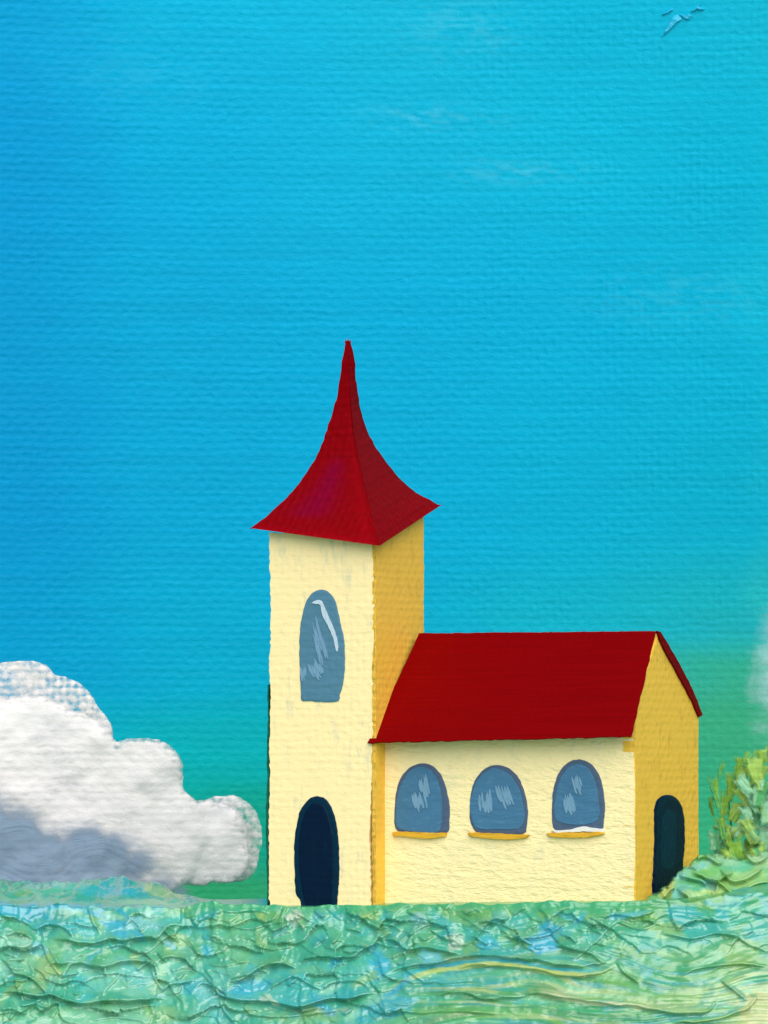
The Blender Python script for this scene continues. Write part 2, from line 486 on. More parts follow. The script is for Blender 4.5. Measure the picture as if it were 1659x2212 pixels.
for i in range(70):      # short strokes every which way at the left
    cx = rng.uniform(-10, 840); cy = rng.uniform(1972, 2205); a_ = rng.uniform(-1.45, 1.45); ln = rng.uniform(10, 30)
    dx_, dy_ = math.cos(a_) * ln, math.sin(a_) * ln; bw = rng.uniform(-.25, .25)
    LIPS.append(([(cx - dx_, cy - dy_), (cx - dy_ * bw, cy + dx_ * bw), (cx + dx_, cy + dy_)], rng.uniform(.04, .09), rng.uniform(8, 18)))
GPAT = [   # patches of pigment: x, y, rx, ry, angle, colour, strength
    (60, 1965, 230, 16, 0, (32, 164, 204), .8), (250, 1925, 120, 14, 0, (40, 170, 190), .7), (90, 1925, 140, 9, 0, (84, 180, 140), .8),
    (360, 1928, 45, 16, .2, (160, 196, 84), .8), (330, 1950, 90, 7, 0, (130, 200, 130), .6), (60, 1930, 26, 9, 0, (104, 166, 64), .6),
    (260, 2000, 60, 30, .3, (50, 170, 225), .8), (310, 1998, 40, 26, -.2, (140, 205, 225), .7), (170, 2010, 40, 24, 0, (52, 174, 190), .8),
    (48, 2030, 24, 14, .2, (170, 214, 196), .85), (290, 2100, 60, 30, .1, (32, 166, 205), .85), (190, 2110, 50, 34, 0, (48, 180, 190), .7),
    (340, 2110, 18, 36, 0, (140, 190, 90), .5), (100, 2090, 34, 60, .5, (170, 196, 100), .7), (60, 2065, 40, 30, .4, (140, 180, 90), .6),
    (130, 2060, 30, 40, 0, (84, 172, 100), .7), (230, 2060, 40, 20, 0, (90, 168, 92), .6), (370, 2030, 40, 20, 0, (150, 190, 90), .7),
    (450, 2055, 26, 18, 0, (36, 168, 214), .7), (420, 2130, 40, 14, -.1, (36, 168, 214), .7), (440, 2150, 44, 26, .2, (40, 160, 200), .7),
    (545, 2130, 50, 28, .1, (36, 164, 222), .8), (640, 2125, 50, 26, 0, (44, 176, 190), .6), (590, 2165, 16, 8, 0, (200, 215, 195), .8),
    (510, 2050, 60, 40, .5, (110, 170, 76), .55), (560, 2020, 70, 40, .5, (64, 160, 100), .6), (480, 2000, 50, 20, 0, (110, 176, 90), .6),
    (638, 1985, 22, 22, .1, (186, 214, 200), .9), (680, 1990, 12, 24, .5, (90, 180, 200), .7), (720, 2000, 60, 30, 0, (80, 180, 150), .6),
    (820, 2080, 30, 40, .4, (40, 170, 225), .8), (790, 2060, 30, 26, 0, (70, 178, 170), .6), (770, 2110, 40, 24, 0, (60, 176, 170), .7),
    (200, 2190, 220, 30, 0, (118, 176, 84), .6), (60, 2180, 70, 20, .2, (90, 180, 130), .6), (330, 2190, 60, 26, .3, (150, 190, 100), .6),
    (470, 2195, 40, 24, .4, (40, 160, 190), .6), (650, 2195, 140, 24, 0, (130, 180, 110), .6), (700, 2180, 60, 12, 0, (180, 180, 140), .5),
    (898, 1990, 16, 34, -.35, (130, 200, 220), .8), (875, 2030, 14, 30, 0, (110, 196, 200), .6), (900, 2020, 44, 40, 0, (90, 160, 60), .55),
    (985, 2030, 22, 28, .2, (190, 212, 200), .85), (930, 2065, 34, 18, .2, (110, 200, 225), .75), (1020, 2040, 24, 24, 0, (120, 170, 70), .6),
    (1065, 2025, 30, 22, .1, (50, 170, 215), .75), (1180, 2030, 44, 28, -.5, (40, 160, 220), .85), (1240, 1975, 8, 26, .1, (60, 170, 220), .7),
    (1215, 1975, 26, 12, 0, (70, 176, 205), .6), (1110, 2020, 30, 14, 0, (130, 186, 120), .6), (1360, 1980, 60, 9, -.1, (60, 176, 205), .7),
    (1440, 2010, 34, 18, 0, (150, 190, 90), .7), (1310, 2040, 40, 20, -.3, (110, 176, 110), .5), (1190, 1995, 60, 16, 0, (88, 172, 110), .5),
    (840, 2180, 90, 26, -.25, (36, 160, 205), .7), (960, 2110, 120, 14, -.1, (60, 170, 180), .6), (860, 2100, 80, 12, -.3, (70, 180, 190), .6),
    (1100, 2110, 140, 20, 0, (60, 166, 130), .5), (1340, 2110, 60, 24, .2, (84, 160, 60), .6), (1360, 2150, 60, 20, .1, (110, 176, 120), .5),
    (1200, 2150, 60, 14, .1, (170, 190, 150), .5), (1450, 2170, 120, 20, 0, (150, 184, 120), .6), (1480, 2155, 60, 24, 0, (126, 176, 110), .6),
    (1640, 2180, 60, 46, 0, (186, 196, 140), .85), (1560, 2120, 50, 20, .3, (130, 190, 120), .5), (1600, 2060, 60, 34, -.4, (140, 184, 100), .6),
    (1500, 2060, 80, 20, 0, (80, 170, 130), .5), (1540, 2160, 20, 30, .5, (50, 150, 140), .6), (1420, 2070, 90, 14, 0, (70, 172, 150), .5),
    (1100, 2190, 180, 16, -.1, (90, 176, 100), .5), (900, 2195, 120, 14, -.2, (120, 186, 110), .5),
]
_gc = [(74, 148, 62), (40, 158, 214), (150, 214, 190), (150, 182, 76), (36, 140, 130), (60, 180, 190)]
for i in range(80):
    GPAT.append((rng.uniform(-40, 860), rng.uniform(1970, 2230), rng.uniform(10, 34), rng.uniform(6, 18), rng.uniform(-1.2, 1.2), _gc[i % 6], rng.uniform(.35, .7)))
GBANDS = [
    (c6((0, 765), (100, 722), (200, 690), (300, 668), (430, 650), (600, 660), (760, 690), (900, 693), (1000, 660)), 7, (190, 208, 110), .8),
    (c6((0, 735), (100, 690), (250, 655), (430, 632), (600, 644), (760, 672), (900, 678), (990, 650)), 6, (40, 160, 190), .7),
    (c6((660, 775), (760, 790), (900, 815), (1100, 830), (1200, 850)), 6, (212, 222, 190), .75),
    (c6((1200, 850), (1350, 850), (1430, 800), (1440, 740), (1360, 710)), 6, (150, 200, 150), .6),
    (c6((1480, 720), (1560, 800), (1480, 860), (1300, 880)), 7, (60, 160, 150), .7),
    (c6((0, 790), (60, 760), (140, 700)), 9, (36, 150, 210), .7),
    (c6((1080, 640), (1200, 600), (1350, 590), (1500, 610)), 5, (130, 200, 160), .5),
    (c6((1000, 690), (1100, 760), (1250, 800), (1400, 780)), 7, (100, 180, 100), .5),
]


def seg_dist(px, py, pts):
    """signed distance (plus = below the line) and position along it"""
    P = np.array(pts, float)
    L_ = np.concatenate([[0], np.cumsum(np.hypot(*np.diff(P, axis=0).T))])
    best = np.full(px.shape, 1e9); sg = np.ones(px.shape); al = np.zeros(px.shape)
    for i in range(len(P) - 1):
        a = P[i]; d = P[i + 1] - a; q = d @ d
        t0 = ((px - a[0]) * d[0] + (py - a[1]) * d[1]) / q
        t = np.clip(t0, 0, 1)
        dd = np.hypot(px - a[0] - t * d[0], py - a[1] - t * d[1])
        cr = d[0] * (py - a[1]) - d[1] * (px - a[0])
        u = dd < best
        best = np.where(u, dd, best); sg = np.where(u, np.sign(cr), sg); al = np.where(u, (L_[i] + t * math.sqrt(q)) / L_[-1], al)
    return best * sg, al


def y_crest(x):
    y = -0.22 - 0.466 * (np.asarray(x) + 3.0)
    y = 1.0 - np.logaddexp(0, (1.0 - y) / .9) * .9
    return -4.9 + np.logaddexp(0, (y + 4.9) / .8) * .8


def ground_base(x, s):
    """s runs from the crest line towards the viewer"""
    y = y_crest(x) - s
    kx = x / ((DIST + y_crest(x)) / DIST) / MPP + 829.5
    target = np.interp(kx, [-400, 0, 420, 583, 806, 830, 1370, 1480, 1700, 2200], [1962, 1962, 1960, 1957, 1956, 1953, 1947, 1942, 1930, 1930])
    k0 = (DIST + y_crest(x)) / DIST
    z0 = CAMZ + (ZC - CAMZ + (1106 - target) * MPP) * k0
    sf = np.maximum(s, 0)
    fs = np.exp(-(np.asarray(s) / .32) ** 2)
    z0 = z0 + fs * (fbm(x * 1.7, 0 * x, 61, 4) - .5) * .55 * (sstep(-3.1, -3.9, x) + .6 * sstep(6.9, 7.6, x)) + fs * (fbm(x * 2.6, 0 * x, 65, 3) - .5) * .17
    z = z0 - 12.0 * (1 - np.exp(-sf * 1.9 / 12.0))
    back = np.maximum(-s, 0)
    left = sstep(-4.6, -7.4, x) * 0.58 + sstep(-8.5, -12, x) * 0.15
    right = sstep(7.2, 10.5, x) * 0.9
    z = z + (left + right) * sstep(0.0, 4.5, back)
    z = z + ((fbm(x * 1.6, y * .6, 71, 4) - .5) * .45 + (fbm(x * 6, y * 1.5, 73, 2) - .5) * .12) * sstep(.3, 3.0, back) * sstep(-4.3, -5.6, x)
    yy = np.maximum(y - 5.5, 0)
    z = z - 9.5 * (1 - np.exp(-(yy / 14.0) ** 2 * 3.0))
    return y, z


def build_ground():
    xs = np.concatenate([-np.geomspace(75, 13.2, 26), np.arange(-13, 13, 0.033), np.geomspace(13.2, 75, 26)])
    ss = np.concatenate([-np.geomspace(62, 6.2, 40), np.arange(-6, -0.6, 0.075), np.arange(-0.6, 2.6, 0.0135), np.geomspace(2.62, 140, 70)])
    X, Sg = np.meshgrid(xs, ss)
    Y, Z = ground_base(X, Sg)
    px, py = S(X, Y, Z)
    # wobble so that lips are not drawn with a ruler
    qx = px + (fbm(px / 60, py / 50, 1, 2) - .5) * 14; qy = py + (fbm(px / 40, py / 40, 5, 2) - .5) * 9
    wxs = px + (fbm(px / 90, py / 70, 211, 2) - .5) * 60; wys = py + (fbm(px / 110, py / 70, 213, 2) - .5) * 50
    swx = px + (fbm(px / 260, py / 160, 221, 2) - .5) * 120; swy = py + (fbm(px / 240, py / 130, 223, 2) - .5) * 130
    h = np.zeros_like(px); dabc = []
    for pts, amp, reach in LIPS:
        P = np.array(catmull(pts, 9))
        x0, y0 = P.min(0) - reach * 3.2; x1, y1 = P.max(0) + reach * 3.2
        mk = (qx > x0) & (qx < x1) & (qy > y0) & (qy < y1)
        if not mk.any(): continue
        d, al = seg_dist(qx[mk], qy[mk], P)
        tap = np.minimum(1, np.minimum(al, 1 - al) * 7 + 0.02)
        up = np.exp(-np.maximum(-d, 0) / reach)
        rim = 0.50 * np.exp(-((d + 2.8) / 2.8) ** 2)
        drop = 1 - sstep(-0.6, 1.8, d)
        hollow = -0.10 * np.exp(-np.maximum(d, 0) / (reach * .25)) * (d > 0)
        dabc.append((mk, up * drop * tap * sstep(0, .02, amp)))
        h[mk] += amp * tap * ((up * .75 + rim) * drop + hollow)
    inb = sstep(1950, 1968, py)
    h *= 1.3
    # facets left by the knife, each tilted its own way
    cid = np.zeros(px.shape)
    for (cw, ch, sdv, amp) in ((80, 64, 300, .15), (40, 30, 330, .045)):
        ux = (px + (fbm(px / 60, py / 60, sdv, 2) - .5) * 60) / cw; uy = (py + (fbm(px / 60, py / 60, sdv + 1, 2) - .5) * 46) / ch
        ix, iy = np.floor(ux), np.floor(uy)
        f1 = np.full(px.shape, 9.0); f2 = np.full(px.shape, 9.0); ddx = np.zeros(px.shape); ddy = np.zeros(px.shape); sid = np.zeros(px.shape)
        for oy in (-1, 0, 1):
            for ox in (-1, 0, 1):
                jx = ix + ox; jy = iy + oy
                qx_ = jx + .15 + .7 * vnoise(jx + .0, jy + .0, sdv + 2); qy_ = jy + .15 + .7 * vnoise(jx + .0, jy + .0, sdv + 3)
                dx, dy = ux - qx_, uy - qy_
                d_ = np.hypot(dx, dy - .12)
                nb = d_ < f1
                f2 = np.where(nb, f1, np.minimum(f2, d_)); f1 = np.where(nb, d_, f1)
                ddx = np.where(nb, dx, ddx); ddy = np.where(nb, dy, ddy); sid = np.where(nb, vnoise(jx, jy, sdv + 4), sid)
        ty = .15 + 1.0 * sid; tx = (((sid * 7.3) % 1) - .5) * 2.4
        smooth_lr = 1 - .95 * sstep(820, 980, px) * sstep(2030, 2075, py)
        h += amp * (ty * ddy + tx * ddx) * smooth_lr * (.3 + .7 * sstep(1958, 1985, py))
        if cw == 78: cid = sid
    h += (fbm(px / 40, py / 30, 77, 3) - .5) * .10 * (0.25 + .75 * inb)
    # ridges combed by the knife
    h += (fbm(wxs / 9, wys / 60, 41, 3) - .5) * .045 * sstep(1100, 700, px) + (fbm(swx / 150, swy / 12, 43, 3) - .5) * .12 * sstep(700, 1000, px)
    far = sstep(0, 1, (np.abs(X) - 13) / 30) + sstep(6, 30, Sg)
    h *= (1 + 1.0 * np.clip(far, 0, 1))
    nx, ny, nz = 0.0, -1.0, 0.10
    V = np.stack([X, Y + ny * h, Z + nz * h], -1)
    # pigment, dragged about by the knife
    wx = px + (fbm(px / 70, py / 45, 11, 3) - .5) * 60; wy = py + (fbm(px / 70, py / 45, 13, 3) - .5) * 40 * (.2 + .8 * sstep(1950, 1975, py))
    base = np.array([lin((58, 158, 106)), lin((62, 172, 150)), lin((112, 170, 72)), lin((46, 168, 190)), lin((96, 190, 150))])
    n1 = fbm(wx / 110, wy / 55, 51, 3); n2 = fbm(wx / 80 + 30, wy / 40, 53, 3); n3 = fbm(wx / 50 + 60, wy / 40, 57, 3)
    col = np.zeros(px.shape + (3,)) + base[0]

    def over(f, c):
        nonlocal col
        f = f[..., None]; col = col * (1 - f) + np.asarray(c) * f
    over(sstep(.46, .58, n1) * .8, base[1])
    over(sstep(.54, .66, n2) * .75, base[2])
    over(sstep(.60, .70, n3) * .6, base[3])
    over(sstep(.56, .68, fbm(wx / 12 + 5, wy / 40, 59, 3)) * .5 * sstep(1100, 700, px), base[4])
    over(sstep(.56, .68, fbm(wx / 70 + 5, wy / 8, 63, 3)) * .5 * sstep(700, 1100, px), base[4])
    over(sstep(1000, 300, px) * .28, lin((56, 174, 172)))
    dp = [lin(c) for c in ((64, 172, 160), (40, 160, 204), (84, 156, 74), (140, 178, 80), (54, 150, 100), (120, 200, 178))]
    for i, (mk, f_) in enumerate(dabc):
        f = np.zeros_like(px); f[mk] = f_ * .72
        over(f, dp[(i * 7 + i // 3) % 6])
    # long marbled swirls at the lower right, where the paint was pulled wet
    sw = sstep(780, 960, px) * sstep(2040, 2085, py)
    for i_, (sx_, sy_, a0, a1, c, al_) in enumerate(((150, 16, .50, .58, (84, 158, 84), .75), (170, 14, .56, .62, (122, 198, 160), .7), (140, 12, .58, .64, (66, 160, 168), .7), (190, 12, .60, .66, (176, 198, 132), .6), (120, 9, .60, .65, (60, 136, 96), .6))):
        over(sstep(a0, a1, fbm(swx / sx_ + i_ * 9, swy / sy_, 400 + i_, 3)) * sw * al_, lin(c))
    for (cx, cy, rx, ry, an, c, a) in GPAT:
        dx, dy = wx - cx, wy - cy
        u = dx * math.cos(an) + dy * math.sin(an); v = -dx * math.sin(an) + dy * math.cos(an)
        r = np.hypot(u / rx, v / ry) + (fbm(px / 14, py / 9, int(cx) % 97, 3) - .5) * .9
        over((1 - sstep(.5, 1.05, r)) * a, lin(c))
    for pts, wd, c, a in GBANDS:
        P = np.array(catmull(pts, 12))
        mk = (px > P[:, 0].min() - 60) & (px < P[:, 0].max() + 60) & (py > P[:, 1].min() - 60) & (py < P[:, 1].max() + 60)
        d, al = seg_dist(px[mk] + (fbm(px[mk] / 40, py[mk] / 30, 3) - .5) * 10, py[mk] + (fbm(px[mk] / 40, py[mk] / 30, 4) - .5) * 8, P)
        f = np.zeros_like(px); f[mk] = (1 - sstep(.4, 1.0, np.abs(d) / wd + (fbm(px[mk] / 30, py[mk] / 4, 8, 2) - .5) * .6)) * a * np.minimum(1, np.minimum(al, 1 - al) * 6)
        over(f, lin(c))
    ct = lin([(66, 172, 160), (92, 158, 74), (44, 164, 200), (84, 164, 96)])
    fc = sstep(1975, 2000, py) * (1 - .8 * sstep(820, 980, px) * sstep(2030, 2075, py)) * .36
    cc = ct[(cid * 37).astype(int) % 4]
    col = col * (1 - fc[..., None]) + cc * fc[..., None]
    over(sstep(1080, 1500, px) * sstep(2040, 2130, py) * sstep(.35, .6, n2) * .25, lin((150, 190, 116)))
    over(sstep(700, 200, px) * sstep(2010, 2090, py) * sstep(.42, .62, n3) * .5, lin((128, 202, 176)))
    # plain green strip against the walls
    strip = sstep(1985, 1960, py + (n2 - .5) * 26) * sstep(410, 440, px) * (1 - sstep(1380, 1420, px))
    over(strip * .85, lin((58, 166, 114)))
    # marbled threads of unmixed colour
    th = np.abs(fbm(wx / 80, wy / 20, 91, 4) - .5)
    over((1 - sstep(.0, .012, th)) * .22, lin((150, 214, 160)))
    th = np.abs(fbm(wx / 90 + 9, wy / 22, 95, 4) - .5)
    over((1 - sstep(.0, .012, th)) * .25, lin((60, 130, 70)))
    col *= np.array([1.04, .93, .84])
    n = px.size; idx = np.arange(n).reshape(px.shape)
    F = np.stack([idx[:-1, :-1], idx[1:, :-1], idx[1:, 1:], idx[:-1, 1:]], -1).reshape(-1, 4)
    UV = np.stack([X / PITCH, (Z * .78 + Y * .62) / PITCH], -1).reshape(-1, 2)
    m = paint("thick green meadow paint", attr=True, weave=0.0, stroke=0.008, stroke_scale=(0.9, 1.6), warp=9.0, rough=0.22, spec=1.0, lumps=0.006, lump_scale=1.1, vary=0.08)
    o = mesh_obj("ground", V.reshape(-1, 3), F, m, uv=UV, col=col.reshape(-1, 3), smooth=True)
    tag(o, "green hilltop meadow of thick knife strokes with blue and yellow streaks", "ground", kind="structure")


build_ground()

# ------------------------------------------------------------------ the church
TH = R(25.0)
AV = np.array([math.cos(TH), -math.sin(TH)]); BV = np.array([math.sin(TH), math.cos(TH)])
FL = np.array([W(583, 1955, 0)[0], 0.0])


def loc(a, b):
    return FL + AV * a + BV * b


def onB(px, py, b):
    """point of the plane b = const (a wall facing front) seen at (px, py): returns a, z"""
    y = 0.0
    for _ in range(12):
        x, z = W(px, py, y)
        a = (x - FL[0] - BV[0] * b) / AV[0]
        y = FL[1] + AV[1] * a + BV[1] * b
    return a, z


def onA(px, py, a):
    y = 0.0
    for _ in range(30):
        x, z = W(px, py, y)
        b = (x - FL[0] - AV[0] * a) / BV[0]
        y = 0.6 * (FL[1] + AV[1] * a + BV[1] * b) + 0.4 * y
    return b, z


church = bpy.data.objects.new("church", None)
COL.objects.link(church)
church.location = (FL[0] + 3, 0, 0)
church.empty_display_size = 0.5
tag(church, "cream and ochre church with red pointed spire and red nave roof on green hilltop", "church")
from mathutils import Matrix
PINV["church"] = Matrix.Translation(-Vector(church.location))


def prism(name, outline, fn, depth, mat, parent, both=None):
    """outline in wall coordinates (t, z), pushed back by depth; fn(t, z, d) gives the world point, d outward"""
    n = len(outline)
    V = [fn(t, z, both if both else 0.0) for t, z in outline] + [fn(t, z, -depth) for t, z in outline]
    UV = [(t / PITCH, z / PITCH) for t, z in outline] + [((t + 3.3) / PITCH, z / PITCH) for t, z in outline]
    F = [list(range(n)), [2 * n - 1 - i for i in range(n)]] + [[i, n + i, n + (i + 1) % n, (i + 1) % n] for i in range(n)]
    o = mesh_obj(name, V, F, mat, parent, uv=UV)
    bm = bmesh.new(); bm.from_mesh(o.data); bmesh.ops.recalc_face_normals(bm, faces=bm.faces); bm.to_mesh(o.data); bm.free()
    return o


def fB(b0):
    def f(t, z, d):
        p = loc(t, b0 - d); return (p[0], p[1], z)
    return f


def fA(a0):
    def f(t, z, d):
        p = loc(a0 + d, t); return (p[0], p[1], z)
    return f


cream = paint("cream wall paint", (255, 230, 172), weave=0.006, stroke=0.012, stroke_scale=(0.5, 1.8), warp=3.0, mottle=(186, 196, 176), mottle_amt=.6, mottle_scale=(.5, .12), speck=(160, 168, 130), speck_amt=.25, rough=.5, vary=.04)
cream_thick = paint("thick cream wall paint", (255, 233, 176), weave=0.004, stroke=0.026, stroke_scale=(0.22, 1.0), warp=5.0, mottle=(206, 208, 180), mottle_amt=.35, mottle_scale=(.34, .2), rough=.45, lumps=.034, lump_scale=.7, vary=.05)
ochre = paint("ochre wall paint", (252, 198, 76), weave=0.007, stroke=0.008, stroke_scale=(1.6, .4), mottle=(196, 150, 56), mottle_amt=.5, mottle_scale=(.5, .3), speck=(110, 120, 60), speck_amt=.55, rough=.45, vary=.05)
red = paint("red roof paint", (120, 0, 2), weave=0.003, stroke=0.022, stroke_scale=(0.07, 1.9), warp=1.0, rough=.45, spec=.03, vary=.15, vscale=(0.05, 2.2))
red_spire = paint("red spire paint", attr=True, weave=0.010, stroke=0.006, stroke_scale=(1.0, 0.5), rough=.45, spec=.03, vary=.08)
slate = paint("slate blue glass paint", (82, 126, 150), weave=0.006, stroke=0.014, stroke_scale=(0.4, 1.5), warp=5.0, rough=.4, vary=.10)
slate_nave = paint("blue glass paint", (70, 116, 150), weave=0.004, stroke=0.02, stroke_scale=(0.2, 2.0), warp=9.0, rough=.4, mottle=(96, 146, 178), mottle_amt=.5, mottle_scale=(.5, 1.5), vary=.12)
recess_shade = paint("dark slate paint", (78, 98, 124), weave=0.006, stroke=0.01, rough=.45, vary=.1)  # dark rim round the nave panes: shadow of the window recess, put into colour
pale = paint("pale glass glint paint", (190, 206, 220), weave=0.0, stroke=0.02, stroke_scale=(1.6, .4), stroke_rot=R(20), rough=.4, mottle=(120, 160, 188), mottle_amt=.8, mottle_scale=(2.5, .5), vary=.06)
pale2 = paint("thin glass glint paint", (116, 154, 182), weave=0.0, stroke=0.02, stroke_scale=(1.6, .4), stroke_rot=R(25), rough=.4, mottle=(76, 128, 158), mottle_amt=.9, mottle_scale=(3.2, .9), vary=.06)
navy = paint("navy door paint", (0, 24, 50), weave=0.003, stroke=0.008, stroke_scale=(1.6, .2), rough=.4, spec=.1, mottle=(0, 40, 64), mottle_amt=.6, mottle_scale=(.8, .1), vary=.2)
navy_edge = paint("dark blue door edge paint", (0, 40, 62), weave=0.003, stroke=0.008, stroke_scale=(1.6, .3), rough=.4, spec=.1, vary=.2)
sill_ochre = paint("ochre sill paint", (224, 170, 50), weave=0.0, stroke=0.03, stroke_scale=(0.4, 3.0), rough=.4, mottle=(178, 120, 34), mottle_amt=.7, mottle_scale=(.5, 2.0), vary=.1)
white = paint("white paint", (236, 234, 226), weave=0.004, stroke=0.01, rough=.45, vary=.05)
outline_dark = paint("dark teal outline paint", (18, 104, 92), weave=0.01, stroke=0.01, rough=.5, vary=.4)

TW = onB(806, 1955, 0)[0]                      # width of the tower
NB = 0.56                                      # how far the nave's long wall stands back from the tower's front
NA = onB(1370, 1900, NB)[0]                    # where the nave ends
ND = onA(1507, 1800, NA)[0] - NB               # depth of the nave

# tower: a square shaft, its right side in ochre
def pB(pts, b): return [np.array(onB(p[0], p[1], b)) for p in pts]
def pA(pts, a): return [np.array(onA(p[0], p[1], a)) for p in pts]


tw_px = ragged(straight([(583, 1150), (806, 1158), (806, 1400), (805, 1600), (800, 1800), (801, 2010), (592, 2010), (588, 1966), (581, 1940), (583, 1700)], 4), 1.8, 3)
tower = prism("tower", pB(tw_px, 0), fB(0), TW, cream, church)
tag(tower, "tall cream tower shaft")
tb = [(0.0, -.6), (TW, -.6), (TW, 10.36), (0.0, 9.66)]
sidep = ragged([np.array(p) * 82 for p in straight(tb, .05)], 1.5, 5)
sidep = [p / 82 for p in sidep]
side_wall = prism("side_wall", sidep, fA(TW), .015, ochre, tower, both=.085)
side_wall.matrix_parent_inverse = PINV["church"] @ Matrix.Identity(4)
tag(side_wall, "ochre side wall of the tower")

# spire, bell-cast, four-sided
Lc = catmull([(749, 736), (741, 765), (736, 800), (730, 845), (719, 890), (705, 930), (691, 972), (670, 1008), (640, 1052), (606, 1088), (575, 1116), (541, 1141)], 9)
Rc = catmull([(756, 736), (765, 770), (768, 810), (773, 850), (784, 900), (800, 945), (824, 982), (846, 1012), (870, 1040), (898, 1064), (926, 1078), (950, 1093)], 9)
Nc = catmull([(752, 736), (753, 770), (755, 810), (757, 850), (762, 905), (769, 955), (778, 1000), (787, 1040), (796, 1080), (804, 1112), (812, 1146), (820, 1179)], 9)


def resamp(c, n):
    c = np.array(c); L_ = np.concatenate([[0], np.cumsum(np.hypot(*np.diff(c, axis=0).T))])
    t = np.linspace(0, L_[-1], n)
    return np.stack([np.interp(t, L_, c[:, 0]), np.interp(t, L_, c[:, 1])], -1)


NR_, OH = 70, 0.366
Lc, Rc, Nc = resamp(Lc, NR_), resamp(Rc, NR_), resamp(Nc, NR_)
Lc[:, 0] += (vnoise(np.arange(NR_) / 1.7, 0 * np.arange(NR_), 4) - .5) * 3.2
Rc[:, 0] += (vnoise(np.arange(NR_) / 1.7, 0 * np.arange(NR_), 6) - .5) * 3.2
cen = loc(TW / 2, TW / 2)
yoff = {'L': loc(-OH, -OH)[1] - cen[1], 'N': loc(TW + OH, -OH)[1] - cen[1], 'R': loc(TW + OH, TW + OH)[1] - cen[1], 'B': loc(-OH, TW + OH)[1] - cen[1]}
V, UV, C = [], [], []
NSUB = 12
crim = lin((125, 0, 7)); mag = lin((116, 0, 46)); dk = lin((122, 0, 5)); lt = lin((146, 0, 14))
run = 0.0
for i in range(NR_):
    rr = (Rc[i, 0] - Lc[i, 0]) / (Rc[-1, 0] - Lc[-1, 0])
    c3 = {}
    for k_, cpt in (('L', Lc[i]), ('N', Nc[i]), ('R', Rc[i])):
        y = cen[1] + yoff[k_] * rr
        x, z = W(cpt[0], cpt[1], y); c3[k_] = np.array([x, y, z])
    c3['B'] = c3['L'] + c3['R'] - c3['N']
    order = ['L', 'N', 'R', 'B']
    if i: run += np.linalg.norm(Nc[i] - Nc[i - 1]) * MPP
    for q in range(4):
        a_, b_ = c3[order[q]], c3[order[(q + 1) % 4]]
        for j in range(NSUB):
            t = j / NSUB
            p = a_ + (b_ - a_) * t
            V.append(p); UV.append(((q * 3 + t * 3.7 * rr + (1 - rr) * 1.5) / PITCH, -run / PITCH))
            f = i / NR_
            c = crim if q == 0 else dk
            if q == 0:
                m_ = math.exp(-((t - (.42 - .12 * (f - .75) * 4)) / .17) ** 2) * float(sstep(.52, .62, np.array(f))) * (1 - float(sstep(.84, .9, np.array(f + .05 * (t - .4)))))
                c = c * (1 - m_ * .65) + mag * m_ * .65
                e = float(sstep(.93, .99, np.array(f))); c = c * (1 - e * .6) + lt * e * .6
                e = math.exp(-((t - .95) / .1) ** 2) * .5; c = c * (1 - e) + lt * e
            C.append(c)
M = 4 * NSUB
F = []
for i in range(NR_ - 1):
    for j in range(M):
        F.append((i * M + j, (i + 1) * M + j, (i + 1) * M + (j + 1) % M, i * M + (j + 1) % M))
F.append(list(range(M)))
F.append([(NR_ - 1) * M + M - 1 - j for j in range(M)])
for (x0, y0_, x1, y1_, wd) in ((747, 742, 746, 731, 2.4), (752, 740, 752, 728, 2.0), (756, 742, 758, 732, 2.2), (946, 1092, 957, 1091, 1.6), (546, 1140, 538, 1143, 2.0)):
    b0 = len(V); dv = np.array([x1 - x0, y1_ - y0_], float); nv_ = np.array([-dv[1], dv[0]]) / np.linalg.norm(dv) * wd
    yy_ = cen[1] + (yoff['R'] if x0 > 900 else yoff['L'] if x0 < 600 else 0)
    for p_, oy in (((x0 + nv_[0], y0_ + nv_[1]), -.03), ((x0 - nv_[0], y0_ - nv_[1]), -.03), ((x0, y0_), .06), ((x1, y1_), 0)):
        x, z = W(p_[0], p_[1], yy_ + oy); V.append(np.array([x, yy_ + oy, z])); UV.append((x / PITCH, z / PITCH)); C.append(dk)
    F += [(b0, b0 + 1, b0 + 3), (b0 + 1, b0 + 2, b0 + 3), (b0 + 2, b0, b0 + 3)]
spire = mesh_obj("spire", V, F, red_spire, church, uv=UV, col=np.array(C))
tag(spire, "red four-sided spire with flared eaves")

# nave: long cream wall, ochre gable end
nave_px = ragged(straight([(826, 1585), (1368, 1575), (1371, 1700), (1370, 1945), (1372, 2000), (829, 2000), (829, 1800)], 4), 1.3, 8)
nave = prism("nave", pB(nave_px, NB), fB(NB), ND - .05, cream_thick, church)
tag(nave, "long cream side wall of the nave")

# nave roof: two slopes
ridge_b = onA(1421, 1384, NA)[0]
apx_z = onA(1421, 1384, NA)[1]
OV = .16                                       # verge past the gable


def wpt(a, b, z): p = loc(a, b); return np.array([p[0], p[1], z])


def px_at(px, py, y): x, z = W(px, py, y); return np.array([x, y, z])


yl = loc(TW, -.04)[1]
E0 = px_at(795, 1604, yl)                      # front eave, tower end
E1 = px_at(1364, 1591, loc(NA + .07, -.04)[1])       # front eave, gable end
R1 = px_at(1416, 1363, loc(NA + .07, ridge_b)[1])    # ridge, gable end
R0 = px_at(906, 1368, loc(TW, ridge_b)[1])     # ridge, tower end
B1 = px_at(1510, 1547, loc(NA, NB + ND + .15)[1])
B0 = R0 + (B1 - R1) + np.array([0, 0, 0])


